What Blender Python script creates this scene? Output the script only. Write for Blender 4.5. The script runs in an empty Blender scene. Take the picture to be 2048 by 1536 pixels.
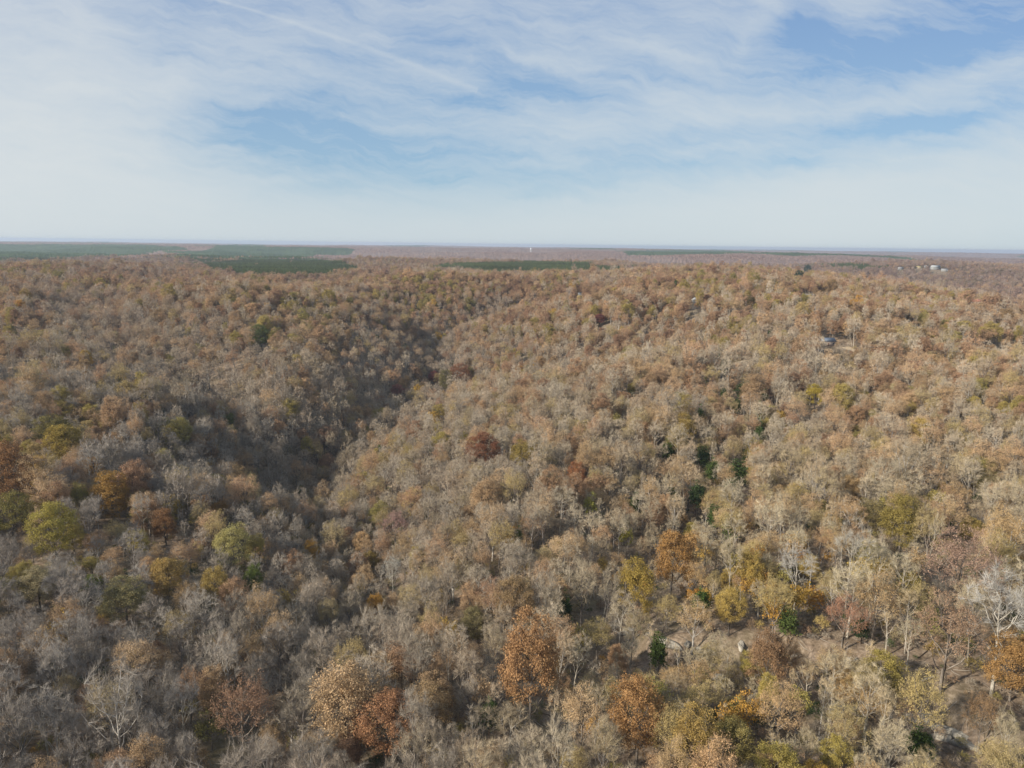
import bpy, math, random
import numpy as np
R = math.radians
rng = np.random.default_rng(11)
sc = bpy.context.scene
col = sc.collection

# ------------------------------------------------------------------ camera
CAMZ = 110.0
FPX, CXP, CYP = 1469.0, 1024.0, 768.0
PITCH, ROLL = R(10.75), R(0.70)
cam_d = bpy.data.cameras.new("camera"); cam = bpy.data.objects.new("camera", cam_d); col.objects.link(cam)
cam_d.sensor_width = 36; cam_d.lens = FPX / 2048 * 36
cam_d.clip_start = 1; cam_d.clip_end = 80000
from mathutils import Matrix, Vector, Euler
cam.matrix_world = Matrix.Translation((0, 0, CAMZ)) @ Matrix.Rotation(R(90) - PITCH, 4, 'X') @ Matrix.Rotation(ROLL, 4, 'Z')
sc.camera = cam
CM = np.array(cam.matrix_world)[:3, :3]

def ray(px, py):
    d = np.array([(px - CXP) / FPX, -(py - CYP) / FPX, -1.0])
    d = CM @ d
    return d / np.linalg.norm(d)

def project(P):
    """world points (n,3) -> photo pixels and depth"""
    q = (P - np.array([0, 0, CAMZ])) @ CM
    dz = np.maximum(-q[:, 2], 1e-3)
    return CXP + FPX * q[:, 0] / dz, CYP - FPX * q[:, 1] / dz, -q[:, 2]

# ------------------------------------------------------------------ sun, sky, exposure
SUN_EL, SUN_AZ = R(26), R(-120)      # azimuth measured from +Y towards +X: behind and to the left
sd = Vector((math.sin(SUN_AZ) * math.cos(SUN_EL), math.cos(SUN_AZ) * math.cos(SUN_EL), math.sin(SUN_EL)))
sl = bpy.data.lights.new("sun", 'SUN'); sl.energy = 4.75; sl.angle = R(2.5); sl.color = (1.0, 0.93, 0.82)
so = bpy.data.objects.new("sun", sl); col.objects.link(so)
so.rotation_euler = sd.to_track_quat('Z', 'Y').to_euler(); so.location = (0, 0, 400)
sc.view_settings.view_transform = 'Standard'; sc.view_settings.look = 'None'
sc.view_settings.exposure = 0.42; sc.view_settings.gamma = 1.0
sc.cycles.use_denoising = True
sc.cycles.max_bounces = 5; sc.cycles.diffuse_bounces = 2; sc.cycles.volume_bounces = 1
sc.cycles.transmission_bounces = 2; sc.cycles.transparent_max_bounces = 4
sc.cycles.use_adaptive_sampling = False

class NT:
    """small helper for building node trees"""
    def __init__(s, tree): s.t = tree; s.n = tree.nodes; s.l = tree.links
    def node(s, typ, **kw):
        nd = s.n.new(typ)
        for k, v in kw.items(): setattr(nd, k, v)
        return nd
    def put(s, sock, v):
        if hasattr(v, 'is_output'): s.l.new(v, sock)
        else: sock.default_value = v
    def m(s, op, a, b=0.0, c=0.0, clamp=False):
        nd = s.node('ShaderNodeMath', operation=op, use_clamp=clamp)
        s.put(nd.inputs[0], a); s.put(nd.inputs[1], b); s.put(nd.inputs[2], c)
        return nd.outputs[0]
    def mix(s, f, a, b, mode='MIX'):
        nd = s.node('ShaderNodeMix', data_type='RGBA', blend_type=mode)
        s.put(nd.inputs[0], f); s.put(nd.inputs[6], a); s.put(nd.inputs[7], b)
        return nd.outputs[2]
    def ramp(s, f, stops, interp='LINEAR'):
        nd = s.node('ShaderNodeValToRGB'); cr = nd.color_ramp; cr.interpolation = interp
        while len(cr.elements) < len(stops): cr.elements.new(0.5)
        for e, (p, c) in zip(cr.elements, stops):
            e.position = p; e.color = (*c, 1) if len(c) == 3 else c
        s.put(nd.inputs[0], f)
        return nd.outputs[0]
    def noise(s, vec, scale, detail=4, rough=0.55, dist=0.0):
        nd = s.node('ShaderNodeTexNoise'); s.put(nd.inputs['Vector'], vec)
        nd.inputs['Scale'].default_value = scale; nd.inputs['Detail'].default_value = detail
        nd.inputs['Roughness'].default_value = rough; nd.inputs['Distortion'].default_value = dist
        return nd.outputs[0]
    def xyz(s, x, y, z):
        nd = s.node('ShaderNodeCombineXYZ'); s.put(nd.inputs[0], x); s.put(nd.inputs[1], y); s.put(nd.inputs[2], z)
        return nd.outputs[0]

world = bpy.data.worlds.new("World"); sc.world = world; world.use_nodes = True
W = NT(world.node_tree); W.n.clear()
tc = W.node('ShaderNodeTexCoord'); sep = W.node('ShaderNodeSeparateXYZ'); W.l.new(tc.outputs['Generated'], sep.inputs[0])
sky = W.node('ShaderNodeTexSky', sky_type='NISHITA'); sky.sun_disc = False
sky.sun_elevation = SUN_EL; sky.sun_rotation = SUN_AZ; sky.altitude = 300; sky.air_density = 1.0; sky.dust_density = 0.6; sky.ozone_density = 1.6
yc = W.m('MAXIMUM', sep.outputs[1], 0.15)
A0 = W.m('DIVIDE', sep.outputs[0], yc); E0 = W.m('DIVIDE', sep.outputs[2], yc)
base_v = W.xyz(A0, E0, 0.0)
wx = W.m('MULTIPLY', W.m('SUBTRACT', W.noise(base_v, 4.0, 4), 0.5), 0.20)
wy = W.m('MULTIPLY', W.m('SUBTRACT', W.noise(W.xyz(A0, E0, 7.3), 5.0, 5, 0.6), 0.5), 0.085)
AW = W.m('ADD', A0, wx); EW = W.m('ADD', E0, wy)
def sky_ae(px, py):
    d = ray(px, py); return d[0] / d[1], d[2] / d[1]
def blob(px, py, wpx, hpx, ang, wt, soft=1.0):
    """soft elliptical patch of thicker (wt>0) or thinner (wt<0) cirrus; ang in degrees, anticlockwise"""
    a, e = sky_ae(px, py); c, s_ = math.cos(R(ang)), math.sin(R(ang))
    da = W.m('SUBTRACT', AW, a); de = W.m('SUBTRACT', EW, e)
    u = W.m('MULTIPLY', W.m('ADD', W.m('MULTIPLY', da, c), W.m('MULTIPLY', de, s_)), FPX / wpx)
    v = W.m('MULTIPLY', W.m('ADD', W.m('MULTIPLY', da, -s_), W.m('MULTIPLY', de, c)), FPX / hpx)
    q = W.m('ADD', W.m('MULTIPLY', u, u), W.m('MULTIPLY', v, v))
    return W.m('MULTIPLY', W.m('EXPONENT', W.m('MULTIPLY', W.m('POWER', q, soft), -1.0)), wt)
BL = [(20, 230, 330, 230, 0, .85, 1.3), (230, 360, 330, 75, -12, .28), (430, 170, 230, 60, 24, .22), (580, 190, 100, 28, 20, .12), (640, 352, 200, 10, 8, .14),
      (660, 285, 320, 80, -5, -.46, 1.5), (960, 200, 200, 50, -10, -.16), (820, 90, 420, 110, -10, -.02), (330, 60, 100, 60, 0, -.14),
      (1760, 105, 230, 62, -8, -.38, 1.2), (1990, 20, 150, 80, 0, -.34), (1560, 140, 110, 40, 10, -.14), (1570, 60, 60, 60, 0, -.2), (1790, 245, 190, 24, 6, -.40, 1.5),
      (1090, 172, 150, 28, -18, -.32), (1240, 335, 250, 30, 6, -.26), (1060, 375, 70, 12, 0, -.24), (1260, 250, 40, 60, 0, -.10),
      (1120, 250, 130, 34, -6, .20), (1350, 120, 130, 13, -12, .42), (1130, 145, 140, 9, -18, .30), (1290, 180, 110, 26, -24, .24), (1130, 125, 120, 9, -10, .2),
      (1500, 215, 300, 24, 4, .30), (1880, 165, 230, 24, 17, .34), (1400, 245, 170, 14, 10, .22), (1480, 290, 160, 9, 6, .2),
      (1510, 25, 40, 42, 20, .34), (1490, 80, 20, 40, 20, .2), (1700, 10, 80, 40, -20, .34), (1400, 60, 100, 30, -35, .16), (165, 30, 80, 22, -15, .2),
      (1960, 380, 560, 92, 9, .60, 2.0), (1450, 400, 480, 44, 6, .34), (2030, 120, 60, 20, 0, .1)]
cov = W.m('ADD', blob(*BL[0]), 0.36)
for b in BL[1:]: cov = W.m('ADD', cov, blob(*b))
hz = W.m('MULTIPLY', W.m('EXPONENT', W.m('MULTIPLY', W.m('POWER', W.m('MULTIPLY', W.m('MAXIMUM', E0, 0.0), 12.0), 2.0), -1.0)), 0.45)
cov = W.m('ADD', cov, hz)
s1 = W.noise(W.xyz(W.m('ADD', W.m('MULTIPLY', AW, 1.6), W.m('MULTIPLY', EW, 2.0)), W.m('MULTIPLY', EW, 12.0), 1.0), 2.4, 8, 0.62)
s2 = W.noise(W.xyz(W.m('MULTIPLY', AW, 5.0), W.m('ADD', W.m('MULTIPLY', EW, 26.0), W.m('MULTIPLY', AW, 3.2)), 4.0), 2.0, 8, 0.62)
s3 = W.noise(W.xyz(W.m('MULTIPLY', AW, 2.0), W.m('MULTIPLY', EW, 5.0), 9.0), 2.0, 6, 0.6)
amp = W.m('MULTIPLY', W.m('MINIMUM', W.m('MULTIPLY', W.m('MAXIMUM', E0, 0.0), 9.0), 1.0), 1.0)
s4 = W.noise(W.xyz(W.m('ADD', W.m('MULTIPLY', AW, 9.0), W.m('MULTIPLY', EW, 14.0)), W.m('ADD', W.m('MULTIPLY', EW, 60.0), W.m('MULTIPLY', AW, 14.0)), 2.0), 1.6, 9, 0.7)
nz = W.m('ADD', W.m('MULTIPLY', W.m('SUBTRACT', s4, 0.5), 0.45), W.m('MULTIPLY', W.m('SUBTRACT', s1, 0.5), 0.80)); nz = W.m('ADD', nz, W.m('ADD', W.m('MULTIPLY', W.m('SUBTRACT', s2, 0.5), 1.0), W.m('MULTIPLY', W.m('SUBTRACT', s3, 0.5), 0.45)))
cov = W.m('ADD', cov, W.m('MULTIPLY', nz, amp))
# condensation trail: a thin line fading to the lower right
(a1, e1), (a2, e2) = sky_ae(420, -4), sky_ae(955, 182)
tx, ty = a2 - a1, e2 - e1; tl = math.hypot(tx, ty); tx /= tl; ty /= tl
wob = W.m('MULTIPLY', W.m('SUBTRACT', W.noise(base_v, 9.0, 3), 0.5), 0.006)
bow = 0.0
al = W.m('ADD', W.m('MULTIPLY', W.m('SUBTRACT', A0, a1), tx), W.m('MULTIPLY', W.m('SUBTRACT', E0, e1), ty))
ac = W.m('ADD', W.m('ADD', W.m('MULTIPLY', W.m('SUBTRACT', A0, a1), -ty), W.m('MULTIPLY', W.m('SUBTRACT', E0, e1), tx)), wob)
tn = W.m('DIVIDE', al, tl)
par = W.m('MULTIPLY', W.m('MULTIPLY', tn, W.m('SUBTRACT', 1.0, tn)), -0.022)
ac = W.m('ADD', ac, par)
wd = W.m('ADD', 0.0014, W.m('MULTIPLY', W.m('MAXIMUM', tn, 0.0), 0.0030))
qq = W.m('DIVIDE', ac, wd)
tr = W.m('EXPONENT', W.m('MULTIPLY', W.m('MULTIPLY', qq, qq), -1.0))
gate = W.m('MULTIPLY', W.m('LESS_THAN', tn, 1.0), W.m('ADD', 0.25, W.m('MULTIPLY', W.noise(base_v, 22.0, 4), 0.75)))
gate = W.m('MULTIPLY', gate, W.m('GREATER_THAN', tn, -1.5))
trail = W.m('MULTIPLY', W.m('MULTIPLY', tr, gate), 0.34)
cov = W.m('SUBTRACT', 1.0, W.m('EXPONENT', W.m('MULTIPLY', W.m('MAXIMUM', W.m('ADD', cov, trail), 0.0), -1.2)))
cov = W.m('ADD', 0.06, W.m('MULTIPLY', cov, 0.94))
gl = W.m('MULTIPLY_ADD', A0, -0.25, 0.5, clamp=True)      # thin cloud is whiter towards the sun's side
ccol = W.mix(gl, (4.6, 5.15, 5.4, 1), (5.8, 5.9, 5.85, 1))
hi = W.m('MULTIPLY', W.m('MAXIMUM', E0, 0.0), 3.2, clamp=True)
clear = W.mix(hi, (2.3, 3.8, 5.0, 1), (1.25, 2.35, 4.4, 1))
skyb = W.mix(0.78, sky.outputs[0], clear)
bg = W.node('ShaderNodeBackground'); bg.inputs[1].default_value = 0.1
W.l.new(W.mix(cov, skyb, ccol), bg.inputs[0])
wo = W.node('ShaderNodeOutputWorld'); W.l.new(bg.outputs[0], wo.inputs[0])

# ------------------------------------------------------------------ materials
def new_mat(name):
    m = bpy.data.materials.new(name); m.use_nodes = True; t = NT(m.node_tree); t.n.clear()
    out = t.node('ShaderNodeOutputMaterial'); return m, t, out
def plant_mat(name, transl=0.0, var=0.5, tint='tint'):
    m, t, out = new_mat(name)
    at = t.node('ShaderNodeAttribute', attribute_type='INSTANCER', attribute_name=tint)
    av = t.node('ShaderNodeAttribute', attribute_type='GEOMETRY', attribute_name='vary')
    f = t.m('MULTIPLY_ADD', av.outputs['Fac'], var * 2, 1 - var)
    c = t.mix(1.0, at.outputs['Color'], t.xyz(f, f, f), 'MULTIPLY')
    if name == 'bark':      # mottled bark
        tcn = t.node('ShaderNodeTexCoord'); nn = t.noise(tcn.outputs['Object'], 1.3, 5, .7)
        c = t.mix(1.0, c, t.ramp(nn, [(.35, (.55, .52, .48)), (.6, (1.1, 1.1, 1.1))]), 'MULTIPLY')
    d = t.node('ShaderNodeBsdfDiffuse'); t.l.new(c, d.inputs[0])
    if transl:
        tr = t.node('ShaderNodeBsdfTranslucent'); t.l.new(c, tr.inputs[0])
        mx = t.node('ShaderNodeMixShader'); mx.inputs[0].default_value = transl
        t.l.new(d.outputs[0], mx.inputs[1]); t.l.new(tr.outputs[0], mx.inputs[2]); t.l.new(mx.outputs[0], out.inputs[0])
    else: t.l.new(d.outputs[0], out.inputs[0])
    return m
def plain_mat(name, c, rough=0.8, scale=0.6, amt=0.35, coord='Object'):
    m, t, out = new_mat(name)
    tcn = t.node('ShaderNodeTexCoord')
    n = t.noise(tcn.outputs[coord], scale, 6, 0.65)
    lo = tuple(x * (1 - amt) for x in c); hi = tuple(min(1, x * (1 + amt)) for x in c)
    cc = t.ramp(n, [(0.3, lo), (0.7, hi)])
    b = t.node('ShaderNodeBsdfPrincipled'); t.l.new(cc, b.inputs['Base Color']); b.inputs['Roughness'].default_value = rough
    b.inputs['Specular IOR Level'].default_value = 0.2
    bp = t.node('ShaderNodeBump'); bp.inputs['Strength'].default_value = 0.4; t.l.new(n, bp.inputs['Height']); t.l.new(bp.outputs[0], b.inputs['Normal'])
    t.l.new(b.outputs[0], out.inputs[0]); return m
M_LEAF = plant_mat('leaves', 0.25, 0.38)
M_TWIG = plant_mat('twigs', 0.0, 0.30)
M_BARK = plant_mat('bark', 0.0, 0.25, 'bark')
M_ROCK = plain_mat('sandstone', (0.34, 0.305, 0.245), 0.95, 0.9, 0.6)

# ------------------------------------------------------------------ terrain
def hsh(ix, iy, seed):
    h = (ix.astype(np.int64) * 374761393 + iy.astype(np.int64) * 668265263 + seed * 974634777) & 0xFFFFFFFF
    h = ((h ^ (h >> 13)) * 1274126177) & 0xFFFFFFFF
    return ((h ^ (h >> 16)) & 0xFFFFFF) / float(0xFFFFFF)
def vn(x, y, s, seed=0):
    x = x / s; y = y / s
    ix = np.floor(x); iy = np.floor(y); fx = x - ix; fy = y - iy
    fx = fx * fx * (3 - 2 * fx); fy = fy * fy * (3 - 2 * fy)
    a = hsh(ix, iy, seed); b = hsh(ix + 1, iy, seed); c = hsh(ix, iy + 1, seed); d = hsh(ix + 1, iy + 1, seed)
    return (a + (b - a) * fx) * (1 - fy) + (c + (d - c) * fx) * fy - 0.5
def fbm(x, y, s, seed=0, o=4):
    v = 0; a = 1
    for k in range(o):
        v = v + a * vn(x + 31.7 * k, y - 17.3 * k, s / 2 ** k, seed + k); a *= 0.5
    return v
def on_plane(px, py, z):
    d = ray(px, py); t = (z - CAMZ) / d[2]; return np.array([d[0] * t, d[1] * t])
def polyline(pts, z):
    return np.array([on_plane(px, py, z) for px, py in pts])
def seg_dist(x, y, P):
    """distance to a polyline, parameter along it, signed side"""
    best = np.full(x.shape, 1e9); par = np.zeros(x.shape); sgn = np.ones(x.shape)
    for i in range(len(P) - 1):
        ax, ay = P[i]; bx, by = P[i + 1]; dx, dy = bx - ax, by - ay; L2 = dx * dx + dy * dy
        t = np.clip(((x - ax) * dx + (y - ay) * dy) / L2, 0, 1)
        d = np.hypot(x - ax - t * dx, y - ay - t * dy)
        c = (x - ax) * dy - (y - ay) * dx
        m = d < best
        best = np.where(m, d, best); par = np.where(m, i + t, par); sgn = np.where(m, np.sign(c), sgn)
    return best, par / (len(P) - 1), sgn
RAV = [ # (polyline in the photo, plane height, depth at start, depth at end, half width)
    (polyline([(1010, 640), (930, 655), (870, 665), (850, 715), (770, 745), (735, 800), (640, 840), (590, 905), (665, 985), (690, 1080), (715, 1200), (600, 1330), (380, 1480), (200, 1700)], 2), 16, 54, 62),
    (polyline([(120, 640), (260, 690), (400, 740), (500, 820), (600, 905)], 12), 22, 34, 54),
    (polyline([(-260, 640), (-60, 700), (70, 700), (170, 665), (330, 610)], 14), 48, 18, 84),
    (polyline([(1330, 705), (1420, 790), (1480, 860), (1440, 930), (1380, 1010), (1250, 1130), (1050, 1230), (760, 1290)], 6), 5, 12, 45),
    (polyline([(2300, 720), (1950, 745), (1760, 740), (1600, 800), (1500, 860)], 16), 10, 7, 50),
    (polyline([(760, 640), (820, 690), (800, 755)], 16), 6, 22, 50),
    (polyline([(300, 560), (420, 580), (560, 570)], 40), 12, 12, 90),
]
LEDGE = polyline([(1160, 1225), (1230, 1245), (1330, 1275), (1450, 1300), (1560, 1310), (1660, 1345), (1760, 1385), (1870, 1440), (1990, 1530), (2200, 1640)], 0)
az_k = np.radians([-90, -36, -30, -24, -17, -11, -5, 2, 8, 14, 20, 26, 30, 36, 90])
edge_k = np.array([1900, 1850, 1800, 1500, 1150, 1250, 1550, 1450, 1650, 1900, 1850, 1500, 1250, 980, 900])
top_k = np.array([40, 40, 40, 38, 34, 38, 42, 40, 46, 54, 50, 46, 42, 36, 36])
KNOLL = [(*on_plane(1850, 540, 44), 16, 150), (*on_plane(1666, 527, 44), 16, 120), (*on_plane(780, 522, 50), 14, 170), (*on_plane(1830, 508, 66), 22, 500)]
RIM = [(-300, 520), (0, 520), (300, 521), (400, 535), (560, 552), (720, 543), (900, 541), (1100, 545), (1250, 540), (1400, 527), (1550, 529), (1650, 537), (1800, 556), (1920, 568), (2048, 583), (2400, 610)]
_r = [ray(*p) for p in RIM]; rim_az = np.array([math.atan2(d[0], d[1]) for d in _r]); rim_t = np.array([-d[2] / math.hypot(d[0], d[1]) for d in _r])
def H(x, y):
    x = np.asarray(x, float); y = np.asarray(y, float)
    r = np.hypot(x, y); az = np.arctan2(x, y)
    ed = np.interp(az, az_k, edge_k) + 120 * fbm(x, y, 500, 3, 2); tp = np.interp(az, az_k, top_k)
    f = np.interp(r, [0, 120, 300, 500, 800, 1100, 1500, 2000], [-.02, 0, 0.10, 0.24, 0.55, 0.82, 1.0, 1.04])
    z = tp * f
    z = z + 42 * fbm(x, y, 330, 1, 4) * np.clip(r / 600, 0.2, 1) * np.clip(1.15 - (r - .62 * ed) / (.38 * ed), .22, 1)
    z = z + 3.5 * np.clip(x / np.maximum(y, 50), -0.7, 0.7) * np.exp(-(r / 500) ** 2) * 3
    fade = np.clip(1 - (r - 1500) / 300, 0, 1)
    carve = 0
    for P, d0, d1, w in RAV:
        d, t, _ = seg_dist(x, y, P)
        dep = d0 + (d1 - d0) * np.minimum(t * 2.2, 1)
        if d1 > 47: dep = dep * np.interp(t, [0, .5, .6, .72, 1], [1, 1, .7, .4, .3])
        dep = dep * (1 + .6 * fbm(x, y, 140, 57, 2))
        c = dep * np.exp(-np.abs(d / w) ** 1.4)
        carve = np.maximum(carve, c)
    z = z - carve * fade
    d, t, s_ = seg_dist(x, y, LEDGE)
    z = z - np.where(s_ > 0, 1, 0) * 0 - 5.0 * np.clip(0.5 + s_ * d / 4.0, 0, 1) * np.exp(-(d / 70) ** 2) * np.clip(8 * t, 0, 1)
    # the rim of the near plateau keeps below these sight lines
    lim = CAMZ - r * np.interp(az, rim_az, rim_t) - 21 + 7 * fbm(x, y, 90, 13, 2)
    w_ = np.clip((r - 350) / 250, 0, 1); e_ = z - lim
    z = z - w_ * np.where(e_ > 4, e_, np.where(e_ > -4, (e_ + 4) ** 2 / 16, 0))
    # far country beyond the rim of the near plateau
    q = np.clip((r - ed) / 420, 0, 1); q = q * q * (3 - 2 * q)
    fa = np.clip((r - 2100) / 1500, .18, 1)
    far = 33 + (95 * fbm(x * 0.5 + 900, y, 1700, 21, 5) + 38 * fbm(x * .7, y, 650, 5, 3)) * fa
    east = np.clip((az - R(8)) / R(9), 0, 1)
    far = far - east * 34 * np.exp(-np.clip((r - ed - 900) / 450, 0, 9) ** 2)
    for kx, ky, kh, kr in KNOLL: far = far + kh * np.exp(-((x - kx) ** 2 + (y - ky) ** 2) / kr ** 2)
    far = np.where(far > 48, 48 + (far - 48) * 0.35, far)
    far = far + 8 * np.clip((r - 4000) / 6000, 0, 1) * (1 - np.clip((r - 14000) / 9000, 0, 1))
    z = z * (1 - q) + far * q
    return z - r * r / (2 * 7.4e6)
def place(px, py, up=0.0):
    """ground point whose spot `up` metres above ground shows at the photo pixel"""
    d = ray(px, py)
    ts = np.concatenate([np.arange(60, 2500, 1.5), np.geomspace(2500, 26000, 1500)])
    X = d[0] * ts; Y = d[1] * ts; Z = CAMZ + d[2] * ts
    k = np.argmax(Z < H(X, Y) + up)
    if k == 0: k = len(ts) - 1
    return X[k], Y[k], float(H(X[k:k + 1], Y[k:k + 1])[0])

def mesh_obj(name, V, quads=None, tris=None, mats=(), vary=None, midx=None, smooth=False, parent=None, link=True, attrs=None):
    me = bpy.data.meshes.new(name)
    quads = np.zeros((0, 4), int) if quads is None else np.asarray(quads, int).reshape(-1, 4)
    tris = np.zeros((0, 3), int) if tris is None else np.asarray(tris, int).reshape(-1, 3)
    V = np.asarray(V, np.float32)
    nl = quads.size + tris.size; nf = len(quads) + len(tris)
    me.vertices.add(len(V)); me.vertices.foreach_set('co', V.ravel())
    me.loops.add(nl); me.loops.foreach_set('vertex_index', np.concatenate([quads.ravel(), tris.ravel()]).astype(np.int32))
    me.polygons.add(nf)
    st = np.concatenate([np.arange(len(quads)) * 4, quads.size + np.arange(len(tris)) * 3]).astype(np.int32)
    me.polygons.foreach_set('loop_start', st)
    for m in mats: me.materials.append(m)
    if midx is not None: me.polygons.foreach_set('material_index', np.asarray(midx, np.int32))
    if vary is not None:
        a = me.attributes.new('vary', 'FLOAT', 'FACE'); a.data.foreach_set('value', np.asarray(vary, np.float32))
    me.update(calc_edges=True)
    if smooth: me.polygons.foreach_set('use_smooth', np.ones(nf, bool))
    o = bpy.data.objects.new(name, me)
    if link: col.objects.link(o)
    if parent is not None: o.parent = parent
    return o
def tag(o, label=None, cat=None, group=None, kind=None):
    if label: o['label'] = label
    if cat: o['category'] = cat
    if group: o['group'] = group
    if kind: o['kind'] = kind
    return o

# ground sheet (polar grid out to the horizon)
azs = np.radians(np.concatenate([np.arange(-180, -48, 4), np.arange(-48, 48, 0.25), np.arange(48, 180, 4)]))
rs = np.concatenate([[0.01], np.geomspace(12, 34000, 430)])
AZ, RR = np.meshgrid(azs, rs); GX = RR * np.sin(AZ); GY = RR * np.cos(AZ); GZ = H(GX, GY)
na, nr = len(azs), len(rs)
ii, jj = np.meshgrid(np.arange(nr - 1), np.arange(na), indexing='ij')
j2 = (jj + 1) % na
Q = np.stack([ii * na + jj, (ii + 1) * na + jj, (ii + 1) * na + j2, ii * na + j2], -1).reshape(-1, 4)[:, ::-1]
gm, t, out = new_mat('leaf_litter_ground')
tcn = t.node('ShaderNodeTexCoord')
n1 = t.noise(tcn.outputs['Object'], 0.05, 6, 0.6); n2 = t.noise(tcn.outputs['Object'], 0.55, 10, 0.78); n3 = t.noise(tcn.outputs['Object'], 0.22, 5, 0.6)
c1 = t.ramp(n2, [(0.36, (0.06, 0.042, 0.03)), (0.5, (0.24, 0.175, 0.12)), (0.62, (0.50, 0.39, 0.29))])
c2 = t.ramp(n3, [(0.35, (0.13, 0.095, 0.055)), (0.65, (0.27, 0.20, 0.14))])
c = t.mix(0.45, c1, c2); c = t.mix(t.ramp(n1, [(0.45, (0, 0, 0)), (0.7, (0.55, 0.55, 0.55))]), c, (0.15, 0.135, 0.07, 1))
b = t.node('ShaderNodeBsdfPrincipled'); t.l.new(c, b.inputs['Base Color']); b.inputs['Roughness'].default_value = 0.95; b.inputs['Specular IOR Level'].default_value = 0.1
bp = t.node('ShaderNodeBump'); bp.inputs['Strength'].default_value = 0.8; bp.inputs['Distance'].default_value = 0.3; t.l.new(n2, bp.inputs['Height']); t.l.new(bp.outputs[0], b.inputs['Normal'])
t.l.new(b.outputs[0], out.inputs[0])
g = mesh_obj('ground', np.stack([GX, GY, GZ], -1).reshape(-1, 3), quads=Q, mats=[gm], smooth=True)
tag(g, kind='structure')

# ------------------------------------------------------------------ tree building
UP = np.array([0, 0, 1.0])
def unit(v): return v / np.maximum(np.linalg.norm(v, axis=-1, keepdims=True), 1e-9)
class Tubes:
    def __init__(s): s.V = []; s.Q = []; s.n = 0; s.vr = []
    def add(s, pts, rad, sides=4, var=0.5):
        pts = np.asarray(pts, float); m = len(pts)
        tan = np.gradient(pts, axis=0); tan = unit(tan)
        ref = np.array([0.31, 0.77, 0.2]) if abs(tan[0, 2]) > 0.8 else UP
        u = unit(np.cross(tan, ref)); v = np.cross(tan, u)
        th = np.arange(sides) * 2 * math.pi / sides
        ring = pts[:, None] + np.asarray(rad)[:, None, None] * (np.cos(th)[None, :, None] * u[:, None] + np.sin(th)[None, :, None] * v[:, None])
        s.V.append(ring.reshape(-1, 3))
        i, j = np.meshgrid(np.arange(m - 1), np.arange(sides), indexing='ij'); k = (j + 1) % sides
        q = np.stack([i * sides + j, i * sides + k, (i + 1) * sides + k, (i + 1) * sides + j], -1).reshape(-1, 4) + s.n
        s.Q.append(q); s.n += m * sides; s.vr.append(np.full(len(q), var))
    def get(s): return np.concatenate(s.V), np.concatenate(s.Q), np.concatenate(s.vr)
def curve(p0, p1, bend, n=5):
    t = np.linspace(0, 1, n)[:, None]
    return p0 * (1 - t) ** 2 + 2 * (1 - t) * t * bend + p1 * t ** 2
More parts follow.
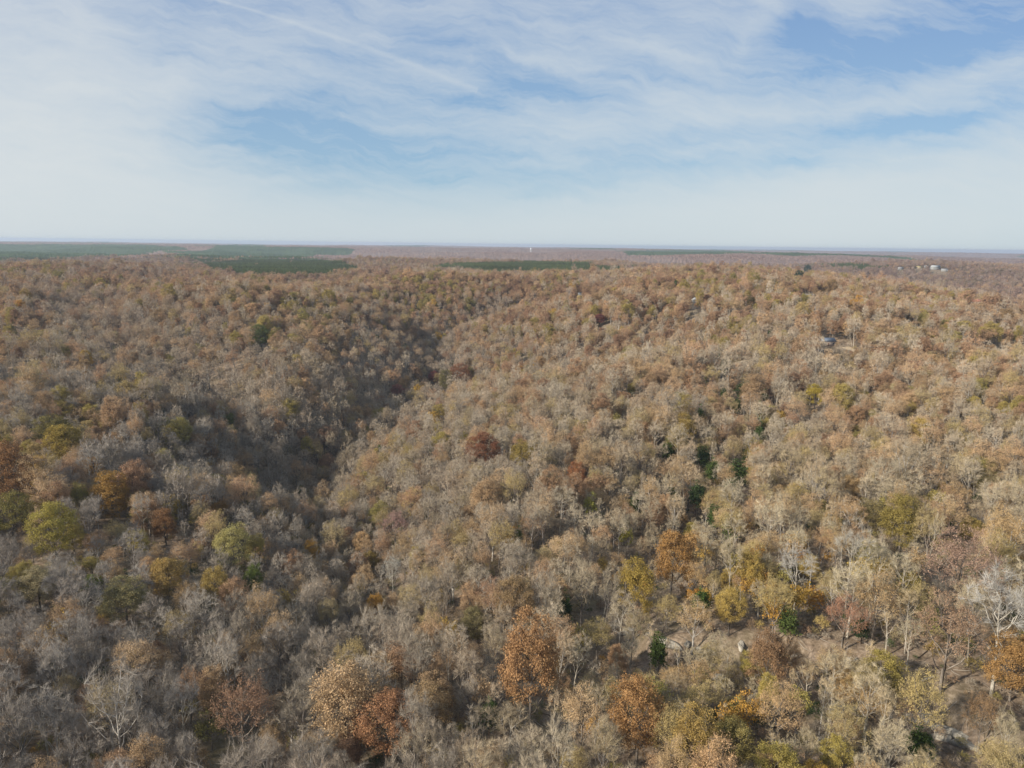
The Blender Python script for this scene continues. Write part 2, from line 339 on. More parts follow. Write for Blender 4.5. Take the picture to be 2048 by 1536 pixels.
def gen_tree(g_, h, cw, base=0.38, nlimb=7, ntip=110, twigs=20, twl=1.3, tww=0.05, leaves=0, lsz=0.4, crad=0.8, thick=1.0,
             lean=0.03, top=1.0, sides=5, shell=0.35, flat=1.0, leader=0.75, gap=0.0, limbside=4, upb=0.5, cone=0.0, scraggy=0.0, low=.45):
    """returns (wood verts, quads, vary), (crown verts, quads, tris, vary)"""
    T = Tubes(); r0 = 0.016 * h * thick
    ln = g_.normal(0, lean, 2) * h
    tr = np.array([[0, 0, -0.6], [ln[0] * .2, ln[1] * .2, h * .25], [ln[0] * .5, ln[1] * .5, h * base], [ln[0] * .8 + g_.normal(0, .25), ln[1] * .8 + g_.normal(0, .25), h * leader]])
    T.add(tr, [r0 * 1.25, r0 * .9, r0 * .72, r0 * .25], sides)
    def on_trunk(z): return np.array([np.interp(z, tr[:, 2], tr[:, 0]), np.interp(z, tr[:, 2], tr[:, 1]), z])
    cz = h * (base + 1) / 2 * 1.02; sz = h * (1 - base) / 2 * flat; sx = cw / 2
    def env(d, k):   # point at fraction k of the crown envelope
        w = 1.0
        if cone: w = 1 - cone * (d[2] * .5 + .5)
        return on_trunk(min(cz, h * leader)) * [1, 1, 0] + np.array([d[0] * sx * w, d[1] * sx * w, cz + d[2] * sz]) * 1.0 if False else \
            on_trunk(min(cz, h * leader)) * np.array([1, 1, 0]) + np.array([d[0] * sx * w * k, d[1] * sx * w * k, cz + d[2] * sz * k])
    limbs = []
    ph = g_.uniform(0, 6.28)
    for i in range(nlimb):
        el = -0.15 + 1.0 * (i + .5) / nlimb + g_.normal(0, .08)
        a = ph + i * 2.4 + g_.normal(0, .25)
        ce = math.sqrt(max(0, 1 - min(1, el * el)))
        tip = env(np.array([math.cos(a) * ce, math.sin(a) * ce, el]), g_.uniform(.72, .95))
        zs = h * (base * .85 + (leader - base) * max(0, min(.95, (el + .15) * .75)))
        zs = min(zs, tip[2] - 0.12 * h) if not cone else min(zs, tip[2] + .1)
        zs = max(zs, h * base * .55)
        st = on_trunk(zs)
        bd = (st + tip) / 2 + np.array([math.cos(a), math.sin(a), 0]) * cw * .07 + UP * -upb + g_.normal(0, .3 + scraggy, 3)
        c = curve(st, tip, bd, 6); c[1:-1] += g_.normal(0, .12 + scraggy * .5, (4, 3))
        rl = r0 * g_.uniform(.32, .5)
        T.add(c, np.linspace(rl, rl * .22, 6), limbside, g_.uniform(.3, .7)); limbs.append(c)
    LP = np.concatenate([l[1:] for l in limbs]); tips = []
    lumps = g_.normal(0, 1, (7, 3)); lumps = unit(lumps)
    for i in range(ntip):
        d = unit(g_.normal(0, 1, 3)); d[2] = d[2] if d[2] > -low else -d[2] * .5
        lump = max(0.0, float(np.max(lumps @ d))) ** 3
        k = (shell + (1 - shell) * g_.uniform() ** .5) * (0.78 + 0.27 * lump)
        p = env(d, k) + g_.normal(0, .25, 3)
        if gap and vn(np.array([p[0] + 50 * ph]), np.array([p[2] * 1.3 + p[1]]), 2.6, 77)[0] < gap - .5: continue
        j = np.argmin(np.linalg.norm(LP - p, axis=1) + 1.2 * np.maximum(0, LP[:, 2] - p[2]))
        s_ = LP[j]; tips.append((s_, p))
        rb = r0 * g_.uniform(.08, .14)
        bd = (s_ + p) / 2 + g_.normal(0, .25 + scraggy, 3) - UP * .2
        if ntip < 400: T.add(curve(s_, p, bd, 4), [rb, rb * .8, rb * .55, rb * .3], 3, g_.uniform(.3, .7))
    S = np.array([a for a, b_ in tips]); P = np.array([b_ for a, b_ in tips]); n = len(P)
    V = []; Qs = []; Ts = []; vq = []; vt = []; nv = 0
    cen = np.array([tr[3, 0], tr[3, 1], cz])
    if twigs:
        m = n * twigs
        tt = g_.uniform(.25, 1.0, (n, twigs, 1)); o0 = (S[:, None] * (1 - tt) + P[:, None] * tt).reshape(-1, 3)
        dr = unit(P - S)[:, None] * .9 + unit(P - cen)[:, None] * .55 + UP * .5 + g_.normal(0, .66, (n, twigs, 3))
        dr = unit(dr.reshape(-1, 3)); L = twl * g_.uniform(.5, 1.25, (m, 1))
        sd_ = unit(np.cross(dr, g_.normal(0, 1, (m, 3)))) * tww * g_.uniform(.6, 1.3, (m, 1)) * .5
        V.append(np.stack([o0 - sd_, o0 + sd_, o0 + dr * L + g_.normal(0, .05, (m, 3))], 1).reshape(-1, 3))
        Ts.append(np.arange(m * 3).reshape(-1, 3) + nv); nv += m * 3; vt.append(g_.uniform(0, 1, m))
    if leaves:
        m = n * leaves
        c = np.repeat(P, leaves, 0) + g_.normal(0, 1, (m, 3)) * crad * np.array([.6, .6, .42])
        sz_ = lsz * g_.uniform(.55, 1.3, (m, 1)) * .5
        nn = unit(g_.normal(0, 1, (m, 3)) + unit(c - cen) * .7 + UP * .4)
        u = unit(np.cross(nn, g_.normal(0, 1, (m, 3)))) * sz_; v = np.cross(nn, u) * .8
        V.append(np.stack([c - u, c - v, c + u, c + v], 1).reshape(-1, 3))
        Qs.append(np.arange(m * 4).reshape(-1, 4) + nv); nv += m * 4
        vq.append(np.clip(np.repeat(g_.normal(.5, .2, n), leaves) + g_.normal(0, .2, m), 0, 1))
    wood = T.get()
    crown = (np.concatenate(V), np.concatenate(Qs) if Qs else None, np.concatenate(Ts) if Ts else None, np.concatenate(vq + vt))
    return wood, crown

NEAR, MID, LOW = 0, 1, 2
def kind_args(kind, g_, lod):
    u = g_.uniform
    if kind == 'bare':      # fine upright twigs
        a = dict(h=20, cw=u(9, 12), base=u(.24, .36), nlimb=9, ntip=100, twigs=32, twl=1.8, tww=.042, thick=.9, shell=.45, upb=.9, leader=u(.6, .85))
    elif kind == 'gaunt':   # pale barked, open
        a = dict(h=21, cw=u(8.5, 12), base=u(.30, .42), nlimb=9, ntip=100, twigs=28, twl=1.5, tww=.042, thick=.72, shell=.5, scraggy=.35, leader=.8, limbside=5)
    elif kind == 'thin':    # slender understorey pole
        a = dict(h=16, cw=u(4, 5.6), base=u(.4, .55), nlimb=6, ntip=40, twigs=22, twl=1.2, tww=.05, thick=.75, leader=.85)
    elif kind == 'sparse':  # twiggy with thin dead leaves
        a = dict(h=19, cw=u(9.5, 13), base=u(.22, .34), nlimb=9, ntip=140, twigs=16, twl=1.3, tww=.046, leaves=36, lsz=.22, crad=1.1, shell=.45, gap=.25)
    elif kind == 'leafy':
        a = dict(h=18, cw=u(10, 13), base=u(.1, .2), nlimb=9, ntip=230, low=.8, twigs=3, twl=1.0, leaves=90, lsz=.26, crad=.85, shell=.55, gap=.26, flat=1.0)
    elif kind == 'small':   # small leafy understorey tree
        a = dict(h=9, cw=u(4.5, 6.5), base=u(.15, .3), nlimb=7, ntip=75, twigs=6, twl=.9, tww=.045, leaves=20, lsz=.32, crad=.7, gap=.36, thick=.8)
    elif kind == 'evergreen':
        a = dict(h=9, cw=u(4, 5.2), base=.08, nlimb=9, ntip=150, twigs=0, leaves=26, lsz=.34, crad=.6, shell=.35, cone=.45, leader=.95, gap=.22)
    elif kind == 'pine':
        a = dict(h=19, cw=u(5, 6), base=.22, nlimb=12, ntip=130, twigs=0, leaves=24, lsz=.4, crad=.6, shell=.3, cone=.75, leader=.97, gap=.2)
    elif kind == 'brush':
        a = dict(h=4, cw=4.0, base=.1, nlimb=8, ntip=34, twigs=18, twl=.9, tww=.04, leaves=5, lsz=.24, crad=.6, thick=.5, leader=.5)
    if lod == MID:
        a['ntip'] = int(a['ntip'] * .8); a['twigs'] = int(a['twigs'] * .7); a['tww'] = a.get('tww', .05) * 1.7
        if 'leaves' in a: a['leaves'] = max(3, int(a['leaves'] * .6)); a['lsz'] *= 1.35
        a['sides'] = 4; a['limbside'] = 3
    if lod == LOW:
        a['ntip'] = int(a['ntip'] * .6); a['twigs'] = int(a['twigs'] * .5); a['tww'] = a.get('tww', .05) * 3.0; a['nlimb'] = 6
        if 'leaves' in a: a['leaves'] = max(2, int(a['leaves'] * .45)); a['lsz'] *= 1.9
        a['sides'] = 3; a['limbside'] = 3
    return a
NVAR = {'bare': 7, 'gaunt': 5, 'thin': 4, 'sparse': 6, 'leafy': 6, 'small': 3, 'evergreen': 2, 'pine': 2, 'brush': 3}
parts = {}     # (kind, variant) -> (wood mesh, crown mesh), full detail, for individual trees
lib = {}       # (kind, lod, variant) -> index into the library collection
libcol = bpy.data.collections.new("forest_library"); libn = 0
for kind in NVAR:
    for v in range(NVAR[kind]):
        for lod in (NEAR, MID, LOW):
            g_ = np.random.default_rng(hash((len(kind) * 7 + ord(kind[0]) * 13 + ord(kind[1]), v)) % 100000)
            wd_, cr_ = gen_tree(g_, **kind_args(kind, g_, lod))
            V1, Q1, v1 = wd_; V2, Q2, T2, v2 = cr_
            lm = M_LEAF
            if lod == NEAR:
                a = mesh_obj('trunk', V1, quads=Q1, mats=[M_BARK], vary=v1, link=False)
                nq = 0 if Q2 is None else len(Q2); nt = 0 if T2 is None else len(T2)
                b_ = mesh_obj('crown', V2, quads=Q2, tris=T2, mats=[M_LEAF, M_TWIG], vary=v2, midx=[0] * nq + [1] * nt, link=False)
                parts[kind, v] = (a.data, b_.data)
            # joined copy for the mass of the forest
            nq1 = len(Q1); Qa = Q1 if Q2 is None else np.concatenate([Q1, Q2 + len(V1)])
            nq = len(Qa); nt = 0 if T2 is None else len(T2)
            nl_ = nq - nq1
            vv = np.concatenate([v1, v2])
            mi = [2] * nq1 + [0] * nl_ + [1] * nt
            o = mesh_obj('forest_tree_%03d' % libn, np.concatenate([V1, V2]), quads=Qa, tris=None if T2 is None else T2 + len(V1), mats=[M_LEAF, M_TWIG, M_BARK], vary=vv, midx=mi, link=False)
            libcol.objects.link(o); lib[kind, lod, v] = libn; libn += 1

# ------------------------------------------------------------------ colours (real reflectances)
PAL = {
    'bare': [(.34, .28, .21), (.38, .30, .215), (.30, .26, .21), (.40, .34, .26), (.34, .28, .19)],
    'gaunt': [(.42, .365, .29), (.37, .32, .25), (.40, .34, .265)],
    'thin': [(.37, .30, .22), (.33, .28, .215), (.40, .32, .23)],
    'tan': [(.40, .285, .165), (.43, .30, .185), (.36, .285, .14), (.40, .265, .165), (.36, .29, .16), (.44, .32, .20)],
    'russet': [(.31, .20, .125), (.34, .225, .14), (.29, .185, .12), (.345, .24, .15), (.32, .225, .135), (.28, .20, .11)],
    'olive': [(.30, .25, .09), (.33, .27, .10), (.26, .23, .09)],
    'gold': [(.38, .26, .07), (.40, .24, .07), (.36, .27, .10)],
    'green': [(.055, .085, .03), (.07, .10, .035)],
    'pine': [(.12, .16, .065), (.13, .175, .07), (.105, .145, .06)],
}
BARK = {'bare': (.23, .20, .175), 'gaunt': (.46, .41, .33), 'thin': (.40, .35, .28), 'sparse': (.25, .21, .17), 'leafy': (.20, .17, .14),
        'small': (.25, .21, .17), 'evergreen': (.13, .10, .08), 'pine': (.14, .11, .09), 'brush': (.25, .21, .17)}
def pick(name, g_):
    p = PAL[name]; c = np.array(p[int(g_.integers(len(p)))]); return c * g_.uniform(.86, 1.14)

# ------------------------------------------------------------------ clearings and stands (areas of the photo, tested on where each tree stands)
PINE_POLY = [
    [(350, 524), (520, 519), (640, 515), (700, 526), (726, 544), (640, 549), (560, 556), (480, 548), (400, 536)],
    [(860, 535), (1000, 524), (1150, 526), (1280, 535), (1200, 543), (1060, 550), (980, 546)],
    [(-200, 492), (120, 489), (330, 491), (350, 500), (260, 513), (0, 520), (-200, 522)],
    [(330, 503), (640, 507), (620, 514), (360, 521)],
    [(1230, 502), (1380, 500), (1500, 505), (1420, 509), (1260, 509)],
    [(1690, 530), (1775, 528), (1775, 534), (1700, 536)],
]
def in_poly(px, py, poly):
    ins = np.zeros(px.shape, bool); n = len(poly)
    for i in range(n):
        x1, y1 = poly[i]; x2, y2 = poly[(i + 1) % n]
        c = ((y1 > py) != (y2 > py)) & (px < (x2 - x1) * (py - y1) / ((y2 - y1) or 1e-9) + x1)
        ins ^= c
    return ins

# ------------------------------------------------------------------ houses, tower, road
M_WALLW = plain_mat('white_siding', (.28, .275, .255), .7, 2, .08); M_WALLT = plain_mat('tan_siding', (.42, .34, .23), .8, 2, .12)
M_WALLB = plain_mat('brick', (.42, .33, .26), .9, 2, .2); M_ROOFR = plain_mat('red_roof', (.50, .20, .15), .7, 2, .15)
M_ROOFM = plain_mat('metal_roof', (.27, .31, .36), .6, 1, .12); M_ROOFG = plain_mat('grey_roof', (.36, .37, .36), .8, 2, .15)
M_ROOFW = plain_mat('pale_roof', (.30, .30, .29), .6, 2, .08); M_ROOFY = plain_mat('yellow_roof', (.42, .35, .17), .7, 2, .1)
M_GLASS = plain_mat('window_glass', (.04, .05, .06), .1, 2, .1); M_DOOR = plain_mat('door_paint', (.2, .1, .07), .6, 2, .1)
M_TANK = plain_mat('tank_paint', (.6, .6, .6), .4, 2, .05); M_DIRT = plain_mat('dirt', (.48, .37, .24), .95, .12, .25)
def boxv(x0, x1, y0, y1, z0, z1):
    v = [(x, y, z) for z in (z0, z1) for y in (y0, y1) for x in (x0, x1)]
    q = [(0, 2, 3, 1), (4, 5, 7, 6), (0, 1, 5, 4), (2, 6, 7, 3), (0, 4, 6, 2), (1, 3, 7, 5)]
    return v, q
def box_obj(name, b, mat, parent):
    v, q = boxv(*b); return mesh_obj(name, v, quads=q, mats=[mat], parent=parent)
YOUNG = []   # (x, y, half width, length) low growth on the near side of a house
CLEAR = []   # (x, y, radius) kept free of trees
def house(px, py, w, d, hw, hr, rot, wall, roof, name, label, cat='house', front=1.0, clear=None):
    x, y, z = place(px, py, hw)
    t_ = bpy.data.objects.new(name, None); col.objects.link(t_); t_.location = (x, y, z); t_.rotation_euler = (0, 0, R(rot)); tag(t_, label, cat)
    box_obj('wall', (-w / 2, w / 2, -d / 2, d / 2, -2.0, hw), wall, t_)
    ov = .5; e = hw + .003
    v = [(-w / 2 - ov, -d / 2 - ov, e), (w / 2 + ov, -d / 2 - ov, e), (w / 2 + ov, d / 2 + ov, e), (-w / 2 - ov, d / 2 + ov, e),
         (-w / 2 - ov, 0, hw + hr), (w / 2 + ov, 0, hw + hr)]
    mesh_obj('roof', v, quads=[(0, 1, 5, 4), (2, 3, 4, 5), (3, 2, 1, 0)], tris=[(0, 4, 3), (1, 2, 5)], mats=[roof], parent=t_)
    n = max(2, int(w / 3.5)); ww = w / n
    for i in range(n):
        cx = -w / 2 + ww * (i + .5)
        if i == n // 2: box_obj('door', (cx - .5, cx + .5, -d / 2 - .04, -d / 2 + .02, 0, 2.1), M_DOOR, t_)
        else:
            box_obj('window', (cx - .6, cx + .6, -d / 2 - .03, -d / 2 + .02, .9, 2.2), M_GLASS, t_)
        if hw > 4.5: box_obj('window', (cx - .6, cx + .6, -d / 2 - .03, -d / 2 + .02, 3.7, 4.9), M_GLASS, t_)
    if clear is None: clear = max(w, d) * .5 + 3.5
    YOUNG.append((x, y, w * .62, 150 if 900 < math.hypot(x, y) < 1500 else 90 if math.hypot(x, y) < 1500 else 150))
    CLEAR.append((x, y, clear)); ux, uy = -x / math.hypot(x, y), -y / math.hypot(x, y)
    for k in range(1, 5): CLEAR.append((x + ux * clear * k * .75 * front, y + uy * clear * k * .75 * front, clear * .8))
    return t_
house(1652, 682, 13, 8, 3.4, 2.6, 8, M_WALLB, M_ROOFM, 'barn', 'pale blue-grey metal-roofed barn among brown trees in the right middle distance', 'barn')
house(1953, 603, 15, 9, 6.2, 3, -8, M_WALLB, M_ROOFR, 'brick_house', 'two-storey house with pinkish red roof among the trees at right')
house(1990, 615, 14, 8, 3.2, 2, 5, M_WALLT, M_ROOFY, 'shed', 'low yellow-tan roofed shed just right of the red-roofed house', 'shed')
house(2040, 618, 20, 6, 3, 1.2, 3, M_WALLW, M_ROOFW, 'mobile_home', 'long white mobile home at the right edge by the tan field')
house(1614, 590, 16, 8, 3, 1.4, 0, M_WALLT, M_ROOFG, 'house', 'long cream-walled house left of two hidden in treetops below the dark evergreens')
house(1647, 592, 12, 8, 3.4, 2, 20, M_WALLW, M_ROOFG, 'house', 'small cream-walled house right of two hidden in treetops below the dark evergreens')
house(1389, 600, 8, 7, 4, 3, 70, M_WALLW, M_ROOFG, 'cottage', 'tiny white gabled cottage alone in the trees right of centre')
house(1161, 588, 10, 6, 3, 2, 30, M_WALLW, M_ROOFW, 'cottage', 'small white cottage on the far wooded ridge near the picture centre')
house(1666, 523, 24, 12, 5, 4, 0, M_WALLW, M_ROOFW, 'farmhouse', 'distant white farmhouse alone beyond the right-hand ridge')
house(1801, 537, 18, 10, 4, 4, 10, M_WALLW, M_ROOFW, 'farmhouse', 'leftmost white farmhouse of the distant hamlet beyond the valley')
house(1838, 534, 22, 10, 4, 3, 0, M_WALLT, M_ROOFY, 'farmhouse', 'tan farmhouse in the middle of the distant hamlet')
house(1871, 535, 28, 16, 6, 7, 10, M_WALLW, M_ROOFG, 'barn', 'large grey-green roofed barn in the distant hamlet', 'barn')
house(1889, 540, 18, 10, 4, 4, -20, M_WALLW, M_ROOFW, 'farmhouse', 'rightmost white farmhouse of the distant hamlet, below the big barn')
house(1853, 533, 14, 10, 4, 3, 0, M_WALLW, M_ROOFW, 'shed', 'small white shed between the tan farmhouse and the big distant barn', 'shed')
# water tower
x, y, z = place(1062, 501, 28)
wt = bpy.data.objects.new('water_tower', None); col.objects.link(wt); wt.location = (x, y, z)
tag(wt, 'tiny white water tower on the horizon hills at the picture centre', 'water tower')
T = Tubes(); ang = np.linspace(0, math.pi, 9)
T.add([(0, 0, 30 + 9 * (1 - math.cos(a))) for a in ang], [max(.1, 7 * math.sin(a)) for a in ang], 20)
V_, Q_, v_ = T.get(); mesh_obj('tank', V_, quads=Q_, mats=[M_TANK], parent=wt, smooth=True)
for k in range(6):
    a = k * math.pi / 3; T = Tubes(); T.add([(9 * math.cos(a), 9 * math.sin(a), -2), (7.5 * math.cos(a), 7.5 * math.sin(a), 36)], [.6, .5], 8)
    V_, Q_, v_ = T.get(); mesh_obj('leg', V_, quads=Q_, mats=[M_TANK], parent=wt)
T = Tubes(); T.add([(0, 0, -2), (0, 0, 31)], [1.4, 1.4], 10); V_, Q_, v_ = T.get(); mesh_obj('riser_pipe', V_, quads=Q_, mats=[M_TANK], parent=wt)
# dirt clearing and track ribbons draped on the ground
def ribbon(name, pts, w, mat, up=.12):
    P = []
    for (px, py) in pts:
        x, y, z = place(px, py, 0.5); P.append((x, y))
    P = np.array(P); s_ = np.linspace(0, len(P) - 1, len(P) * 12)
    X = np.interp(s_, range(len(P)), P[:, 0]); Y = np.interp(s_, range(len(P)), P[:, 1])
    tx, ty = np.gradient(X), np.gradient(Y); L = np.hypot(tx, ty); nx, ny = -ty / L, tx / L
    V = []; K = 5
    for k in range(K):
        o = (k / (K - 1) - .5) * w * (1 + .3 * fbm(X, Y, 20, 9, 2)); a, b_ = X + nx * o, Y + ny * o; V.append(np.stack([a, b_, H(a, b_) + up], -1))
    V = np.stack(V, 1).reshape(-1, 3); n = len(X)
    Q_ = [(i * K + k, i * K + k + 1, (i + 1) * K + k + 1, (i + 1) * K + k) for i in range(n - 1) for k in range(K - 1)]
    o = mesh_obj(name, V, quads=Q_, mats=[mat], smooth=True)
    for i in range(0, n, 3):
        CLEAR.append((X[i], Y[i], w * .5 + 1.0))
        if w > 15: L_ = math.hypot(X[i], Y[i]); CLEAR.append((X[i] * (1 - 28 / L_), Y[i] * (1 - 28 / L_), 17)); YOUNG.append((X[i], Y[i], 9, 120))
        if i % 12 == 0: YOUNG.append((X[i], Y[i], 8, 60))
    return o
tag(ribbon('dirt_road', [(1950, 697), (1985, 699), (2030, 702), (2080, 706)], 7, M_DIRT, .25), kind='structure')
tag(ribbon('dirt_clearing', [(1690, 694), (1702, 699), (1712, 702)], 9, M_DIRT, .25), kind='structure')
tag(ribbon('dirt_field', [(1985, 622), (2020, 624), (2070, 628)], 22, M_DIRT, .3), kind='structure')
CL = np.array(CLEAR)

# ------------------------------------------------------------------ scatter of the forest
def jgrid(step, x0, x1, y0, y1, g_):
    X, Y = np.meshgrid(np.arange(x0, x1, step), np.arange(y0, y1, step)); X = X.ravel(); Y = Y.ravel()
    return X + g_.uniform(-.48, .48, X.size) * step, Y + g_.uniform(-.48, .48, Y.size) * step
def wedge(X, Y, r0, r1, half=38.0, mg=40):
    r = np.hypot(X, Y); return (r >= r0) & (r < r1) & (Y > 0) & (np.abs(X) < Y * math.tan(R(half)) + mg)
XS, YS = [], []
for step, r0, r1 in ((5.6, 84, 520), (6.8, 520, 1750), (9.5, 1750, 3700)):
    X, Y = jgrid(step, -3000, 3000, 60, r1, rng); m = wedge(X, Y, r0, r1); XS.append(X[m]); YS.append(Y[m])
gx, gy = jgrid(6.2, -2600, 2600, 900, 3700, rng); m = wedge(gx, gy, 1050, 3650); gx, gy = gx[m], gy[m]
qx, qy, _ = project(np.stack([gx, gy, H(gx, gy) + 12], -1)); m = np.zeros(len(gx), bool)
EXTRA0 = sum(len(a) for a in XS)
qj = qx + rng.normal(0, 6, len(gx)) + 70 * fbm(gx, gy, 260, 46, 3); qk = qy + 6 * fbm(gx, gy, 240, 44, 4)
PINE_TEST = []
for p in PINE_POLY: m |= in_poly(qj, qk, p)
XS.append(gx[m]); YS.append(gy[m])
X = np.concatenate(XS); Y = np.concatenate(YS); Z = H(X, Y)
N = len(X); RAD = np.hypot(X, Y)
keep = np.ones(N, bool); extra = np.arange(N) >= EXTRA0; young = np.zeros(N, bool)
ex_, ey_, _ = project(np.stack([X, Y, Z + 12], -1)); ex_ = ex_ + rng.normal(0, 6, N) + 70 * fbm(X, Y, 260, 46, 3); ey_ = ey_ + 6 * fbm(X, Y, 240, 44, 4)
pin0 = np.zeros(N, bool)
for p in PINE_POLY: pin0 |= in_poly(ex_, ey_, p) & (RAD > 1000)
keep &= ~(pin0 & ~extra & (rng.uniform(0, 1, N) > .004))
for cx, cy, cr in CL:
    keep &= (X - cx) ** 2 + (Y - cy) ** 2 > cr * cr
rd, rt, _ = seg_dist(X, Y, RAV[0][0]); rd2, _, _ = seg_dist(X, Y, RAV[1][0]); rd = np.minimum(rd, rd2)
ld, _, _ = seg_dist(X, Y, LEDGE)
dens = rng.uniform(0, 1, N); dn = fbm(X, Y, 60, 91, 3)
keep &= extra | (dens < np.clip(0.93 + dn * .6, .4, 1.0))
keep &= ~((ld < 9) & (dens > .5))
near_right = (X > 0) & (RAD < 230)

